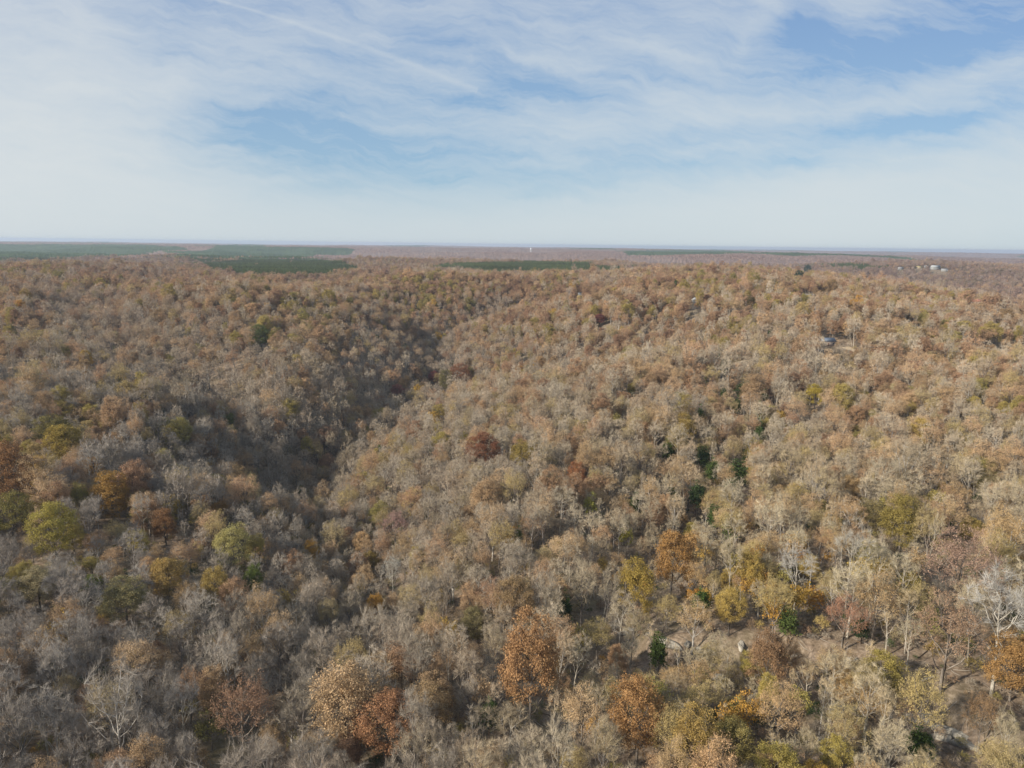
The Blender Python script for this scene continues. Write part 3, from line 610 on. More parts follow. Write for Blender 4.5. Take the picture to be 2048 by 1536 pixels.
# ---- landmark trees: px, py (middle of crown in the photo), crown width px, kind, tint, name
LM = [
 (1062, 1335, 105, 'leafy', (.40, .225, .10), 'tall bronze oak at bottom centre', 1.45),
 (1278, 1435, 100, 'leafy', (.40, .22, .085), 'round orange-brown oak right of bottom centre', 1.15),
 (770, 1455, 105, 'leafy', (.36, .185, .09), 'rust-topped oak at the bottom edge', .9),
 (478, 1425, 105, 'sparse', (.34, .20, .12), 'thin rust tree at lower left', 1.0),
 (466, 1092, 66, 'leafy', (.42, .36, .13), 'pale yellow round tree in the left foreground', 1.0),
 (332, 1158, 66, 'leafy', (.42, .28, .09), 'orange-gold tree left of the pale yellow one', 1.0),
 (427, 1175, 50, 'leafy', (.38, .27, .08), 'golden oval tree below the pale yellow one', 1.2),
 (507, 1165, 36, 'leafy', (.13, .16, .04), 'narrow green tree below the pale yellow one', 1.6),
 (108, 1062, 66, 'leafy', (.38, .31, .07), 'big yellow tree near the left edge', 1.2),
 (225, 992, 70, 'leafy', (.38, .22, .06), 'golden-orange tree above the big yellow one', .9),
 (1270, 1180, 72, 'leafy', (.40, .28, .06), 'bright golden tree in the right foreground', 1.25),
 (1345, 1118, 80, 'leafy', (.38, .21, .07), 'orange-brown tree behind the bright golden one', 1.2),
 (1390, 1492, 84, 'leafy', (.40, .27, .08), 'golden oak at the bottom edge', 1.2),
 (1470, 1490, 70, 'leafy', (.30, .24, .08), 'olive oak beside the bottom-edge golden one', 1.1),
 (968, 905, 60, 'leafy', (.25, .11, .06), 'dark rust-red tree in the picture centre', 1.1),
 (1152, 952, 42, 'leafy', (.36, .16, .07), 'small red-orange tree right of centre', 1.0),
 (1042, 912, 60, 'leafy', (.30, .22, .06), 'olive-gold tree right of the dark rust-red one', .8),
 (1480, 948, 44, 'evergreen', (.07, .10, .03), 'dark green evergreen right of centre', .9),
 (1392, 992, 36, 'evergreen', (.06, .09, .035), 'dark green cedar below the evergreen group', 1.0),
 (1402, 915, 32, 'evergreen', (.06, .09, .03), 'middle dark green cedar of the evergreen group', 1.0),
 (1335, 905, 30, 'evergreen', (.08, .11, .03), 'olive-green cedar leftmost of the evergreen group', .9),
 (1445, 735, 18, 'evergreen', (.06, .09, .03), 'small dark cedar on the far right-hand slope', 1.3),
 (1490, 780, 34, 'evergreen', (.07, .09, .035), 'broad dull green cedar on the far slope', .6),
 (1580, 1255, 44, 'evergreen', (.10, .13, .035), 'olive green bushy evergreen in the right foreground', .9),
 (1725, 1256, 30, 'evergreen', (.045, .075, .03), 'small dark round evergreen in the right foreground', .9),
 (1690, 1235, 70, 'sparse', (.42, .22, .13), 'thin pinkish orange tree in the right foreground', .9),
 (2005, 1240, 120, 'gaunt', (.42, .39, .34), 'silvery white leafless tree at the right edge', .9),
 (785, 1150, 52, 'gaunt', (.44, .40, .33), 'small white-limbed tree near bottom centre', 1.1),
 (1595, 1145, 70, 'gaunt', (.40, .37, .32), 'silver-grey vase-shaped leafless tree at right', 1.0),
 (1702, 1110, 64, 'gaunt', (.40, .36, .29), 'tall pale forked tree at right', 1.4),
 (865, 757, 22, 'leafy', (.28, .09, .07), 'crimson tree on the rim of the ravine', 1.0),
 (795, 782, 28, 'leafy', (.28, .12, .09), 'dull red tree left of the crimson one', .8),
 (918, 748, 38, 'leafy', (.27, .13, .07), 'rust-red tree right of the crimson one', .9),
 (892, 762, 34, 'leafy', (.20, .17, .07), 'olive tree between the crimson and rust-red ones', 1.0),
 (1246, 600, 14, 'leafy', (.32, .06, .05), 'tiny bright crimson tree on the far ridge', 1.0),
 (1200, 637, 28, 'leafy', (.25, .09, .07), 'low dark red tree below the far crimson one', .6),
 (523, 672, 38, 'leafy', (.13, .15, .05), 'large green tree in the left middle distance', .9),
 (460, 848, 28, 'leafy', (.22, .24, .06), 'small yellow-green tree beside the left ravine', 1.2),
 (878, 825, 30, 'leafy', (.36, .27, .08), 'small yellow-gold tree on the central slope', .9),
 (1038, 745, 26, 'leafy', (.42, .23, .07), 'small orange tree on the upper central slope', .8),
 (1632, 792, 36, 'leafy', (.45, .34, .05), 'bright yellow tree on the right-hand slope', 1.0),
 (1265, 775, 22, 'leafy', (.36, .29, .07), 'tiny yellow tree on the upper right-hand slope', .8),
 (1600, 553, 17, 'leafy', (.04, .07, .035), 'left dark evergreen of the ridge-top pair', 1.0),
 (1614, 547, 15, 'leafy', (.04, .07, .035), 'right dark evergreen of the ridge-top pair', 1.0),
 (1500, 1172, 34, 'small', (.46, .27, .05), 'small bright orange tree by the golden ones', 1.3),
 (1600, 1200, 54, 'small', (.46, .28, .05), 'orange-yellow tree above the olive bushy evergreen', 1.0),
 (1385, 1085, 44, 'small', (.46, .27, .10), 'peach-orange tree behind the orange-brown one', .9),
 (1180, 1012, 28, 'small', (.42, .38, .08), 'lemon-yellow tree right of centre', 1.5),
 (1250, 1078, 28, 'small', (.42, .36, .06), 'lemon-yellow sapling above the bright golden tree', 1.3),
 (740, 1127, 38, 'leafy', (.28, .20, .06), 'small olive-gold tree by the ravine bottom', .9),
 (790, 1050, 50, 'sparse', (.38, .23, .19), 'pinkish thin-leaved tree by the ravine bottom', 1.0),
 (330, 1050, 46, 'leafy', (.30, .16, .07), 'orange-brown tree above the orange-gold one', 1.0),
 (440, 1022, 36, 'leafy', (.36, .21, .08), 'light orange tree left of the ravine', .9),
 (125, 893, 66, 'leafy', (.36, .26, .06), 'gold tree at left in the middle distance', 1.0),
 (110, 862, 60, 'leafy', (.22, .18, .06), 'dark olive tree behind the gold one at left', .7),
 (20, 950, 76, 'leafy', (.30, .16, .07), 'rust-brown tree at the left edge', 1.2),
 (20, 1030, 60, 'leafy', (.24, .20, .06), 'olive tree at the left edge', 1.0),
 (1805, 1045, 70, 'leafy', (.30, .23, .06), 'olive-gold oak at right', 1.0),
 (1735, 1030, 50, 'leafy', (.28, .22, .09), 'smaller olive oak left of the olive-gold oak', .9),
 (1852, 1232, 40, 'small', (.34, .34, .06), 'yellow-green tree in the right foreground', .9),
 (2030, 1330, 70, 'leafy', (.40, .23, .08), 'orange tree at the right edge', 1.1),
 (1920, 1130, 110, 'sparse', (.36, .23, .16), 'broad pinkish tan oak at right', .95),
 (1895, 1270, 100, 'sparse', (.36, .23, .14), 'tan-brown oak left of the silvery white tree', 1.1),
 (1592, 1398, 44, 'small', (.36, .30, .08), 'small yellow-olive tree before the rock ledge', .9),
 (1436, 1432, 34, 'evergreen', (.08, .12, .04), 'low green cedar above the bottom-edge oaks', .7),
 (1940, 1060, 44, 'leafy', (.36, .26, .07), 'golden tree near the right edge', .9),
 (250, 1205, 80, 'leafy', (.30, .25, .11), 'broad olive-tan tree at lower left', .75),
 (75, 1170, 66, 'leafy', (.34, .28, .15), 'pale tan-yellow tree near the left edge', .8),
 (180, 1170, 34, 'leafy', (.22, .25, .05), 'yellow-green tree left of the orange-gold one', .8),
 (1965, 1440, 60, 'sparse', (.32, .20, .10), 'brown thin-leaved tree in the lower right corner', 1.1),
 (1500, 605, 30, 'leafy', (.18, .14, .06), 'dark olive tree on the right-hand ridge', .8),
 (945, 1245, 56, 'leafy', (.24, .20, .09), 'olive-brown tree left above the bronze oak', 1.0),
 (1195, 1278, 66, 'sparse', (.36, .28, .11), 'yellow-tan tree between bronze and golden trees', .8),
 (1585, 1130, 0, '', (0, 0, 0), '', 0),
]
LM = [l for l in LM if l[3]]
PHRASE = {'bare': 'grey leafless tree', 'gaunt': 'pale-barked leafless tree', 'thin': 'slender leafless tree', 'sparse': 'thin-leaved tan tree',
          'leafy': 'full-leaved %s tree', 'small': 'small %s tree', 'evergreen': 'dark green cedar', 'pine': 'pine'}
PALW = {'russet': 'russet', 'tan': 'tan', 'olive': 'olive', 'gold': 'golden', 'orange': 'orange'}
def phrase(i): return PHRASE[KIND[i]] % PALW[PALN[i]] if '%' in PHRASE[KIND[i]] else PHRASE[KIND[i]]
ONAME = {'bare': 'leafless_tree', 'gaunt': 'pale_leafless_tree', 'thin': 'slender_leafless_tree', 'sparse': 'thin_leaved_tree', 'leafy': 'oak_tree', 'small': 'understorey_tree', 'evergreen': 'cedar_tree', 'pine': 'pine_tree'}
def make_tree(kind, v, loc, rot, sxy, sz, tint, bark, label, cat='tree', group=None):
    r = bpy.data.objects.new(ONAME[kind], None); col.objects.link(r)
    r.location = loc; r.rotation_euler = (0, 0, rot); r.scale = (sxy, sxy, sz); tag(r, label, cat, group)
    for nm, me in zip(('trunk', 'crown'), parts[kind, v]):
        o = bpy.data.objects.new(nm, me); col.objects.link(o); o.parent = r
        o['tint'] = [float(c) for c in tint]; o['bark'] = [float(c) for c in bark]
    return r
REFH = {'bare': 20, 'gaunt': 21, 'thin': 16, 'sparse': 19, 'leafy': 18, 'small': 9, 'evergreen': 9, 'pine': 19, 'brush': 4}
REFW = {'bare': 11, 'gaunt': 10.5, 'thin': 5, 'sparse': 11.5, 'leafy': 11.5, 'small': 5.5, 'evergreen': 4.6, 'pine': 5.5, 'brush': 4}
LMP = []
PX0, PY0, DP0 = project(np.stack([X, Y, Z + 13], -1))
for i, (px, py, w, kind, tint, name, asp) in enumerate(LM):
    hh = REFH[kind] * .6
    for _ in range(3):
        x, y, z = place(px, py, hh); dep = math.hypot(x, y, z - CAMZ)
        wm = w * dep / FPX; s_ = wm / REFW[kind]; szz = s_ * asp; hh = REFH[kind] * szz * (.55 if kind == 'leafy' else .62)
    LMP.append((x, y, z, px, py, wm))
    tint = np.array(tint); tint = tint * .92 + .08 * tint.mean() * np.array([1.1, 1.02, .85])
    bark = (.44, .40, .33) if kind == 'gaunt' else BARK[kind]
    make_tree(kind, i % NVAR[kind], (x, y, z - .2), rng.uniform(0, 6.28), s_, szz, tint, bark, name, group=None)
    # nothing grows inside the landmark's crown, nor right in front of it
    ux, uy = -x / math.hypot(x, y), -y / math.hypot(x, y)
    rr = wm * .42
    keep &= (X - x) ** 2 + (Y - y) ** 2 > rr * rr
    NW = 11 * FPX / np.maximum(DP0, 1)
    keep &= ~((np.hypot((PX0 - px), (PY0 - py) * .8) < .34 * w + .17 * NW) & (DP0 < dep + 5) & (RAD > 60))
    fx, fy = x + ux * wm * .7, y + uy * wm * .7
    keep &= ~(((X - fx) ** 2 + (Y - fy) ** 2 < (wm * .32) ** 2) & (RAD < 900))
LMP = np.array(LMP)
for hx, hy, hw_, hl in YOUNG:      # low young growth in front of the houses
    L = math.hypot(hx, hy); ux, uy = -hx / L, -hy / L
    al_ = (X - hx) * ux + (Y - hy) * uy; la_ = np.abs((X - hx) * uy - (Y - hy) * ux)
    young |= (al_ > 0) & (al_ < hl) & (la_ < hw_)
    keep &= ~((al_ > 0) & (al_ < hl) & (la_ < hw_ * .8) & (dens > .55))
X, Y, Z, RAD, rd, ld, extra, young = X[keep], Y[keep], Z[keep], RAD[keep], rd[keep], ld[keep], extra[keep], young[keep]; N = len(X)
PX, PY, DP = project(np.stack([X, Y, Z + 15], -1))
# species by place
zone = fbm(X, Y, 170, 51, 3); zone2 = fbm(X, Y, 70, 61, 2)
u = rng.uniform(0, 1, N)
ravine = np.exp(-(rd / 55) ** 2)
leftness = np.clip((1150 - PX) / 900, 0, 1) * np.clip((700 - RAD) / 350, 0, 1)
w_bare = .30 + .22 * leftness + .6 * ravine - .18 * np.clip((RAD - 350) / 700, 0, 1) + .9 * np.clip(zone, -.3, .3) + .12 * leftness
w_gaunt = np.where(RAD < 900, .10 + .07 * (PX > 1100), .03)
bot = np.clip((PY - 1280) / 120, 0, 1) * np.clip((1250 - PX) / 200, 0, 1)
w_thin = np.where(RAD < 800, .18 + .12 * (PX > 1100), .05) + .25 * bot
w_sparse = .30 + .1 * zone2 + .0 * RAD
w_leafy = .055 + .50 * np.clip((RAD - 330) / 700, 0, 1) * (1 - np.clip(1.4 * zone, -.4, .7)) * (1 - .8 * ravine) + .45 * np.clip(zone2 - .12, 0, .4)
w_small = np.where(RAD < 450, .07, .0)
w_green = np.where((RAD < 700), .006 + .05 * np.exp(-((PX - 1430) / 120) ** 2) * (PY > 700) * (PY < 1050), .003)
gr = np.exp(-((PX - 1500) / 230) ** 2 - ((PY - 1150) / 90) ** 2); gl_ = np.exp(-((PX - 110) / 190) ** 2 - ((PY - 1040) / 170) ** 2); gb = np.exp(-((PX - 1560) / 260) ** 2 - ((PY - 1500) / 80) ** 2)
w_bare = w_bare + .5 * bot; w_sparse = w_sparse * (1 - .5 * bot)
w_small = w_small + .6 * gr; w_leafy = w_leafy + .22 * gl_ + .25 * gb + .06 * gr; w_green = w_green + .10 * np.exp(-((PX - 1420) / 110) ** 2 - ((PY - 880) / 130) ** 2) + .05 * gb
WT = np.stack([w_bare, w_gaunt, w_thin, w_sparse, w_leafy, w_small, w_green], -1); WT = np.clip(WT, .001, None); CU = np.cumsum(WT / WT.sum(1, keepdims=True), 1)
KN = ['bare', 'gaunt', 'thin', 'sparse', 'leafy', 'small', 'evergreen']
KI = (u[:, None] > CU).sum(1).clip(0, 6)
pine = np.zeros(N, bool)
pine |= extra
pine |= (fbm(X, Y, 420, 71, 3) > .42) & (RAD > 2600)
TINT = np.zeros((N, 3)); BK = np.zeros((N, 3)); IDX = np.zeros(N, np.int32); KIND = np.empty(N, object); PALN = np.empty(N, object); VAR = np.zeros(N, int)
SXY = np.zeros(N); SZ = np.zeros(N)
cz = fbm(X, Y, 120, 81, 3)
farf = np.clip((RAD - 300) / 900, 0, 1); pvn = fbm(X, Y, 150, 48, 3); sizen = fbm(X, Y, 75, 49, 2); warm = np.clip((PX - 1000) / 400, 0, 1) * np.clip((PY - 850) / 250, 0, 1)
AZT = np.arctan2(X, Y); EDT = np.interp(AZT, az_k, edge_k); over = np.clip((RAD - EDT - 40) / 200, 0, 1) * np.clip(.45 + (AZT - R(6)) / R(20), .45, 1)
for i in range(N):
    k = 'pine' if pine[i] else KN[KI[i]]
    if k in ('thin', 'gaunt') : pal = k
    elif k == 'bare': pal = 'bare'
    elif k == 'sparse': pal = 'tan'
    elif k == 'evergreen': pal = 'green'
    elif k == 'pine': pal = 'pine'
    else:
        q = rng.uniform() + cz[i] * .6
        if k == 'small': pal = 'gold' if q < .25 else ('olive' if q < .55 else 'tan')
        else: pal = 'olive' if q < .16 else ('gold' if q < .16 + .05 * (1 - farf[i]) else ('tan' if q < .36 else 'russet'))
    zq = rng.uniform()
    if k in ('small', 'leafy') and zq < .75 * gr[i]: pal = 'gold'
    if k in ('small', 'leafy') and zq < .8 * max(gl_[i], gb[i]): pal = 'gold' if zq < .35 * max(gl_[i], gb[i]) else 'olive'
    c = pick(pal, rng)
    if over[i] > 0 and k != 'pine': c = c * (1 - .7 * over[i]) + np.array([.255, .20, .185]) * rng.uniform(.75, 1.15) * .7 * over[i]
    if k == 'pine': c = c * (1 + .5 * pvn[i])
    if k == 'small' and gr[i] > .3 and rng.uniform() < .5: c = np.array((.46, .25, .07)) * rng.uniform(.8, 1.1); pal = 'orange'
    if k == 'sparse' and rng.uniform() < .10 + .45 * farf[i]: c = pick('russet', rng) * 1.12
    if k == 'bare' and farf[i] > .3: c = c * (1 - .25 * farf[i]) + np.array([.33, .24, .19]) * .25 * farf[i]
    PALN[i] = pal; c = np.array(c) * (1.225 + .02 * farf[i], 1.165 - .02 * farf[i], 1.05 - .12 * warm[i]); c = c * .94 + .06 * c.mean() if k in ('bare', 'sparse', 'gaunt', 'thin') or pal == 'russet' else c; cool = .75 * leftness[i]; c = c * (1 - cool) + cool * np.array([.285, .255, .225]) * (c.mean() / .30) if k in ('bare', 'gaunt', 'thin') else c; TINT[i] = np.minimum(c, .6); BK[i] = np.array(BARK[k]) * rng.uniform(.75, 1.2)
    if k in ('bare', 'sparse', 'thin') and rng.uniform() < .22: BK[i] = np.array((.50, .46, .40)) * rng.uniform(.8, 1.1)
    v = int(rng.integers(NVAR[k])); KIND[i] = k; VAR[i] = v
    lod = NEAR if RAD[i] < 480 else (MID if RAD[i] < 1100 else LOW)
    IDX[i] = lib[k, lod, v]
    s_ = rng.uniform(.50, .96) * (1.3 if rng.uniform() < .09 else 1.0) * (1 + .10 * min(1, RAD[i] / 700))
    s_ *= 1 + .45 * float(np.clip(sizen[i], -.5, .6))
    if k == 'evergreen': s_ = rng.uniform(1.1, 1.7)
    if k == 'small': s_ *= 1.35
    if k == 'pine': s_ = rng.uniform(.72, .92)
    if young[i]: s_ *= .45
    SXY[i] = s_ * rng.uniform(.74, 1.12); SZ[i] = s_ * rng.uniform(.85, 1.25)
ROT = rng.uniform(0, 6.28, N); TLX = rng.normal(0, .06, N); TLY = rng.normal(0, .06, N)

# ---- the nearest trees in view become things of their own
inv = (PX > -10) & (PX < 2058) & (PY < 1600) & (PY > 480)
order = np.argsort(np.where(inv, DP / np.maximum(SXY, .1) ** .5, 1e9))
NIND = 300 - len(LM)
sel = order[:NIND]; ind = np.zeros(N, bool); ind[sel] = True
ORD = ['nearest', 'second', 'third', 'fourth', 'fifth', 'sixth', 'seventh', 'eighth', 'ninth', 'tenth', 'eleventh', 'twelfth', 'thirteenth', 'fourteenth', 'fifteenth', 'sixteenth', 'seventeenth', 'eighteenth', 'nineteenth', 'twentieth'] + ['furthest'] * 40
bins = {}
for i in sel:
    dx = PX[i] - LMP[:, 3]; dy = PY[i] - LMP[:, 4]; dd = np.hypot(dx, dy); j = int(np.argmin(np.where(LMP[:, 4] > 1000, dd, 1e9)))
    di = ('right of' if dx[j] > 0 else 'left of') if abs(dx[j]) > abs(dy[j]) else ('in front of' if dy[j] > 0 else 'behind')
    bins.setdefault((phrase(i), di, j), []).append((dd[j], i))
for (k, di, j), L in bins.items():
    L.sort()
    for n_, (_, i) in enumerate(L):
        pre = '' if len(L) == 1 else ORD[n_] + ' '
        lb = '%s%s %s the %s' % (pre, k, di, LM[j][5])
        make_tree(KIND[i], VAR[i], (X[i], Y[i], Z[i] - .2), ROT[i], SXY[i], SZ[i], TINT[i], BK[i], lb, group=k + 's of the near slope')

# ---- everything else: one object of instances
def forest_obj(name, sel_, x, y, z, rot, tlx, tly, sxy, sz, idx, tint, bk, label):
    n = len(x); me = bpy.data.meshes.new(name); me.vertices.add(n)
    me.vertices.foreach_set('co', np.stack([x, y, z], -1).astype(np.float32).ravel())
    def at(nm, ty, arr, key):
        a = me.attributes.new(nm, ty, 'POINT'); a.data.foreach_set(key, np.ascontiguousarray(arr).ravel())
    at('spin', 'FLOAT_VECTOR', np.stack([tlx, tly, rot], -1).astype(np.float32), 'vector')
    at('size', 'FLOAT_VECTOR', np.stack([sxy, sxy, sz], -1).astype(np.float32), 'vector')
    at('tint', 'FLOAT_VECTOR', tint.astype(np.float32), 'vector'); at('bark', 'FLOAT_VECTOR', bk.astype(np.float32), 'vector')
    at('which', 'INT', idx.astype(np.int32), 'value')
    o = bpy.data.objects.new(name, me); col.objects.link(o)
    gt = bpy.data.node_groups.new(name + '_nodes', 'GeometryNodeTree')
    gt.interface.new_socket('Geometry', in_out='INPUT', socket_type='NodeSocketGeometry'); gt.interface.new_socket('Geometry', in_out='OUTPUT', socket_type='NodeSocketGeometry')
    gi = gt.nodes.new('NodeGroupInput'); go = gt.nodes.new('NodeGroupOutput'); ip = gt.nodes.new('GeometryNodeInstanceOnPoints')
    ci = gt.nodes.new('GeometryNodeCollectionInfo'); ci.inputs[0].default_value = libcol; ci.inputs[1].default_value = True; ci.inputs[2].default_value = True
    ip.inputs['Pick Instance'].default_value = True
    def na(nm, ty):
        k = gt.nodes.new('GeometryNodeInputNamedAttribute'); k.data_type = ty; k.inputs[0].default_value = nm; return k.outputs[0]
    er = gt.nodes.new('FunctionNodeEulerToRotation')
    L = gt.links.new
    L(gi.outputs[0], ip.inputs['Points']); L(ci.outputs[0], ip.inputs['Instance']); L(na('which', 'INT'), ip.inputs['Instance Index'])
    L(na('spin', 'FLOAT_VECTOR'), er.inputs[0]); L(er.outputs[0], ip.inputs['Rotation']); L(na('size', 'FLOAT_VECTOR'), ip.inputs['Scale'])
    L(ip.outputs[0], go.inputs[0])
    md = o.modifiers.new('forest', 'NODES'); md.node_group = gt
    tag(o, label, name.replace('_', ' '), None, 'stuff'); return o
rest = ~ind & ~pine
def fo(name, m, label): return forest_obj(name, m, X[m], Y[m], Z[m] - .2, ROT[m], TLX[m], TLY[m], SXY[m], SZ[m], IDX[m], TINT[m], BK[m], label)
fo('forest', rest, 'brown and grey autumn forest covering the hills out to the far ridges')
fo('pine_forest', pine, 'dark green pine stands on the far plateau')

# undergrowth
bx_, by_ = jgrid(3.7, -600, 600, 60, 620, rng); m = wedge(bx_, by_, 84, 620)
for cx, cy, cr in CL: m &= (bx_ - cx) ** 2 + (by_ - cy) ** 2 > cr * cr
bd_ = fbm(bx_, by_, 40, 15, 3); m &= rng.uniform(0, 1, len(bx_)) < (.75 + bd_) * np.clip(1.5 - np.hypot(bx_, by_) / 500, .4, 1) + .35 * ((bx_ > 0) & (by_ < 260))
m &= seg_dist(bx_, by_, LEDGE)[0] > 2.5
bx_, by_ = bx_[m], by_[m]; n = len(bx_); bz_ = H(bx_, by_)
bt = np.array([pick(['bare', 'tan', 'tan', 'gold', 'olive', 'green'][int(rng.choice(6, p=[.5, .23, .1, .03, .08, .06]))], rng) for _ in range(n)])
bi = np.array([lib['brush', NEAR if math.hypot(a, b_) < 330 else MID, int(rng.integers(3))] for a, b_ in zip(bx_, by_)])
bs = rng.uniform(.35, 1.25, n) * np.where(seg_dist(bx_, by_, LEDGE)[0] < 12, .7, 1)
forest_obj('undergrowth', None, bx_, by_, bz_, rng.uniform(0, 6.28, n), np.zeros(n), np.zeros(n), bs, bs * rng.uniform(.7, 1.2, n), bi, bt, bt * .8, 'twiggy grey and tan brush on the forest floor')

# deadfall on the forest floor
T = Tubes(); n = 2600
ax_ = rng.uniform(-230, 230, n); ay_ = rng.uniform(85, 330, n)
ax_[:500] = LEDGE[rng.integers(1, len(LEDGE) - 1, 500), 0] + rng.normal(0, 14, 500); ay_[:500] = LEDGE[rng.integers(1, len(LEDGE) - 1, 500), 1] + rng.normal(0, 14, 500)
al_ = rng.uniform(0, 6.28, n); L_ = rng.uniform(1.5, 5, n) * np.where(rng.uniform(0, 1, n) < .12, 2.4, 1)
PT = [(ax_ + np.cos(al_) * L_ * f + np.sin(al_) * g_ * L_, ay_ + np.sin(al_) * L_ * f - np.cos(al_) * g_ * L_) for f, g_ in ((0, 0), (.5, .06), (1, 0))]
PZ = [H(a, b_) for a, b_ in PT]; lf = rng.uniform(.05, .9, n); vr_ = rng.uniform(0, 1, n)
for i in range(n):
    r_ = .035 * L_[i] ** .8 * .6
    T.add([(PT[k][0][i], PT[k][1][i], PZ[k][i] + r_ + lf[i] * k * .4) for k in range(3)], [r_, r_ * .8, r_ * .3], 4, vr_[i])
V_, Q_, v_ = T.get()
dm, t, out = new_mat('fallen_wood'); av = t.node('ShaderNodeAttribute', attribute_type='GEOMETRY', attribute_name='vary')
d = t.node('ShaderNodeBsdfDiffuse'); t.l.new(t.ramp(av.outputs['Fac'], [(0, (.10, .075, .055)), (.5, (.26, .21, .165)), (1, (.48, .43, .36))]), d.inputs[0]); t.l.new(d.outputs[0], out.inputs[0])
tag(mesh_obj('fallen_branches', V_, quads=Q_, mats=[dm], vary=v_), 'fallen branches and sticks littering the forest floor', 'fallen branches', None, 'stuff')

# far-off wooded country that reads as one mass
azf = np.radians(np.arange(-43, 43, .065)); rf = np.geomspace(3450, 33000, 330)
AZ, RR = np.meshgrid(azf, rf); FX = RR * np.sin(AZ); FY = RR * np.cos(AZ)
FZ = H(FX, FY) + 13 + 5 * rng.uniform(0, 1, FX.shape) ** 2 + 8 * fbm(FX, FY, 60, 33, 2)
FZ[0] -= 14
nr, na_ = FX.shape; ii, jj = np.meshgrid(np.arange(nr - 1), np.arange(na_ - 1), indexing='ij')
Qf = np.stack([ii * na_ + jj, ii * na_ + jj + 1, (ii + 1) * na_ + jj + 1, (ii + 1) * na_ + jj], -1).reshape(-1, 4)
qx = FX[:-1, :-1]; qy = FY[:-1, :-1]
fpx, fpy, _ = project(np.stack([qx, qy, FZ[:-1, :-1]], -1).reshape(-1, 3))
fq = qx.ravel(), qy.ravel(); fpx = fpx + 60 * fbm(*fq, 500, 46, 3); fpy = fpy + 4 * fbm(*fq, 600, 44, 4)
pn = (fbm(qx, qy * .5, 900, 71, 3).ravel() > .30)
for p in PINE_POLY: pn |= in_poly(fpx, fpy, p)
fm, t, out = new_mat('distant_canopy')
av = t.node('ShaderNodeAttribute', attribute_type='GEOMETRY', attribute_name='vary'); ap = t.node('ShaderNodeAttribute', attribute_type='GEOMETRY', attribute_name='stand')
tcn = t.node('ShaderNodeTexCoord'); n1 = t.noise(tcn.outputs['Object'], .0015, 4)
c = t.ramp(av.outputs['Fac'], [(0, (.13, .08, .06)), (.5, (.22, .135, .10)), (1, (.29, .20, .155))])
c = t.mix(t.ramp(n1, [(.4, (0, 0, 0)), (.65, (.6, .6, .6))]), c, (.24, .19, .165, 1))
c = t.mix(ap.outputs['Fac'], c, t.ramp(t.noise(tcn.outputs['Object'], .006, 5), [(.35, (.05, .075, .035)), (.65, (.085, .115, .055))]))
d = t.node('ShaderNodeBsdfDiffuse'); t.l.new(c, d.inputs[0]); t.l.new(d.outputs[0], out.inputs[0])
fo_ = mesh_obj('distant_forest', np.stack([FX, FY, FZ], -1).reshape(-1, 3), quads=Qf, mats=[fm], vary=rng.uniform(0, 1, len(Qf)))
a = fo_.data.attributes.new('stand', 'FLOAT', 'FACE'); a.data.foreach_set('value', pn.astype(np.float32))
tag(fo_, 'far wooded hills fading to the horizon', 'distant forest', None, 'stuff')

# ------------------------------------------------------------------ rock ledges and fallen logs
def rock(px, py, L, D, Hh, rot, label, up=1.0):
    x, y, z = place(px, py, up)
    g_ = np.random.default_rng(int(px * 7 + py)); nu, nvv = 22, 13
    V = []; pl = unit(g_.normal(0, 1, (11, 3)) * [1, 1, .8]); pd = g_.uniform(.55, .9, 11)
    for i in range(nvv):
        ph = -math.pi / 2 + math.pi * i / (nvv - 1)
        for j in range(nu):
            th = 2 * math.pi * j / nu
            c = np.array([math.cos(ph) * math.cos(th), math.cos(ph) * math.sin(th), math.sin(ph)])
            c = np.sign(c) * np.abs(c) ** .42
            for n_, d_ in zip(pl, pd):      # fracture planes cut the block
                e_ = c @ n_ - d_
                if e_ > 0: c = c - n_ * e_
            c = c + g_.normal(0, .035, 3); c[2] = round(c[2] * 3.2 + g_.normal(0, .12)) / 3.2 * .55 + c[2] * .45
            V.append([c[0] * L / 2, c[1] * D / 2, c[2] * Hh / 2])
    q = [(i * nu + j, i * nu + (j + 1) % nu, (i + 1) * nu + (j + 1) % nu, (i + 1) * nu + j) for i in range(nvv - 1) for j in range(nu)]
    o = mesh_obj('rock_outcrop', V, quads=q, mats=[M_ROCK]); o.location = (x, y, z + Hh * .22); o.rotation_euler = (R(g_.uniform(-8, 8)), R(g_.uniform(-8, 8)), R(rot))
    tag(o, label, 'rock', 'pale sandstone rocks of the broken ledge'); return o
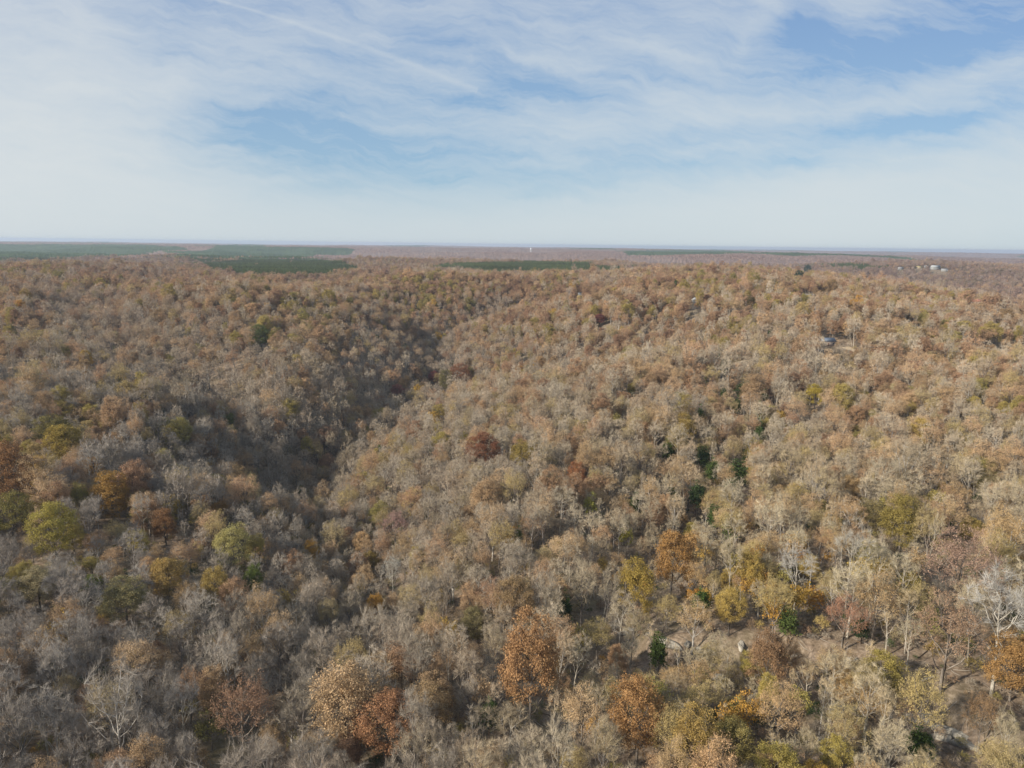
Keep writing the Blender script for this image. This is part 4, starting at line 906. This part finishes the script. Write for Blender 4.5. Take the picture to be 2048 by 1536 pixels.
ROCKS = [(1225, 1250, 4, 3, 3, 20, 'pale rock at the left end of the broken ledge'), (1258, 1262, 5, 3, 2.5, 10, 'pale rock second from the left end of the ledge'),
 (1345, 1290, 9, 2.5, 2.2, -25, 'long pale slab left of the pale forked tree'), (1412, 1316, 6, 3, 2, -20, 'flat pale slab below the long left slab'),
 (1440, 1355, 4, 3, 2, 0, 'lone pale boulder between the golden oak and the olive evergreen'),
 (1590, 1318, 3, 2.2, 3, 15, 'upright pale rock under the small evergreens'), (1677, 1337, 3.4, 2.5, 3.4, 10, 'tall pale cliff block left of the dark ledge gap'),
 (1706, 1345, 5, 2.5, 3.6, -15, 'largest grey cliff block of the ledge'), (1720, 1358, 4, 2.5, 2.6, -25, 'stepped block right of the largest cliff block'),
 (1687, 1412, 6, 3, 1.6, -10, 'broad flat pale slab below the cliff'), (1718, 1402, 4, 3, 3, 10, 'upright whitish block below the cliff'),
 (1732, 1414, 5, 3, 3, -20, 'pale tilted block right of the whitish one'), (1836, 1438, 6, 4, 3, -15, 'pale block at the right part of the ledge'),
 (1905, 1465, 10, 3, 2.2, -30, 'long pale slab toward the lower right corner'), (1935, 1488, 7, 3, 2, -30, 'lower pale slab toward the lower right corner'),
 (1580, 1455, 8, 2.5, 1.6, -25, 'thin pale slab between the bottom oaks'), (1670, 1500, 9, 3, 1.6, -25, 'long low slab at the bottom right'),
 (1830, 1520, 7, 3, 1.5, -30, 'pale slab at the very bottom edge on the right'), (1145, 1172, 4, 3, 2.4, 0, 'small pale rock on the slope above the bronze oak')]
for r_ in ROCKS: rock(*r_)
EXTRA_R = [(1300, 1270, 'small pale stone above the long left slab'), (1375, 1300, 'small stone right of the long left slab'), (1480, 1308, 'small stone right of the flat pale slab'), (1530, 1318, 'squat stone left of the upright pale rock'),
 (1625, 1338, 'small stone right of the upright pale rock'), (1650, 1352, 'squat stone left of the tall cliff block'), (1745, 1385, 'stone between the stepped block and the tilted block'), (1775, 1402, 'small stone right of the pale tilted block'),
 (1800, 1418, 'squat stone before the right-hand pale block'), (1868, 1448, 'small stone between the right-hand block and long slab'), (1960, 1510, 'small stone below the lower pale slab'), (1610, 1468, 'small stone right of the thin pale slab')]
EXTRA_R += [(1270, 1250, 'stone above the two leftmost pale rocks'), (1695, 1375, 'low stone between the cliff blocks and the broad flat slab'), (1785, 1428, 'stone left of the right-hand pale block'), (1640, 1482, 'stone left of the long low bottom slab'),
 (1760, 1350, 'stone on the slope right of the stepped block'), (1880, 1480, 'stone left of the lower pale slab')]
for k, (px, py, lb) in enumerate(EXTRA_R): rock(px, py, 2.8 + .8 * (k % 3), 2.0, 1.5 + .3 * (k % 2), 40 * k, lb, .3)
def log(pts, r0, label, mat):
    P = [np.array(place(px, py, .6)) for px, py in pts]; o = P[0].copy(); T = Tubes()
    Pl = np.array([p - o + [0, 0, r0 * .8] for p in P]); T.add(Pl, np.linspace(r0, r0 * .4, len(Pl)), 8)
    V_, Q_, v_ = T.get(); ob = mesh_obj('fallen_log', V_, quads=Q_, mats=[mat]); ob.location = o
    tag(ob, label, 'log'); return ob
M_LOG = plain_mat('dead_wood', (.50, .44, .36), .9, 2, .3); M_LOGD = plain_mat('dark_dead_wood', (.16, .12, .09), .9, 2, .3)
log([(1640, 1315), (1665, 1312), (1690, 1302)], .35, 'dark fallen log behind the cliff blocks', M_LOGD)
log([(1818, 1392), (1845, 1372), (1868, 1352)], .4, 'long bleached fallen log right of the ledge', M_LOG)
log([(1500, 1420), (1530, 1436), (1560, 1448)], .3, 'pale fallen log above the bottom-edge oaks', M_LOG)

# ------------------------------------------------------------------ haze
hm = bpy.data.materials.new('haze'); hm.use_nodes = True; t = NT(hm.node_tree); t.n.clear()
out = t.node('ShaderNodeOutputMaterial'); pv = t.node('ShaderNodeVolumePrincipled')
pv.inputs['Color'].default_value = (.64, .74, .88, 1); pv.inputs['Density'].default_value = 6.5e-5; pv.inputs['Anisotropy'].default_value = .2
t.l.new(pv.outputs[0], out.inputs['Volume'])
zmin = float(GZ.min()) - 3; v, q = boxv(-36000, 36000, -36000, 36000, zmin, 125)
tag(mesh_obj('haze', v, quads=q, mats=[hm]), 'thin blue-grey haze over the far hills', 'haze', None, 'stuff')
print('TREES', N, 'ind', int(ind.sum()), 'lib', libn, 'brush', n, 'Hcam', float(H(np.array([0.]), np.array([0.]))[0]), 'inview<250', int(((RAD < 250) & inv).sum()))
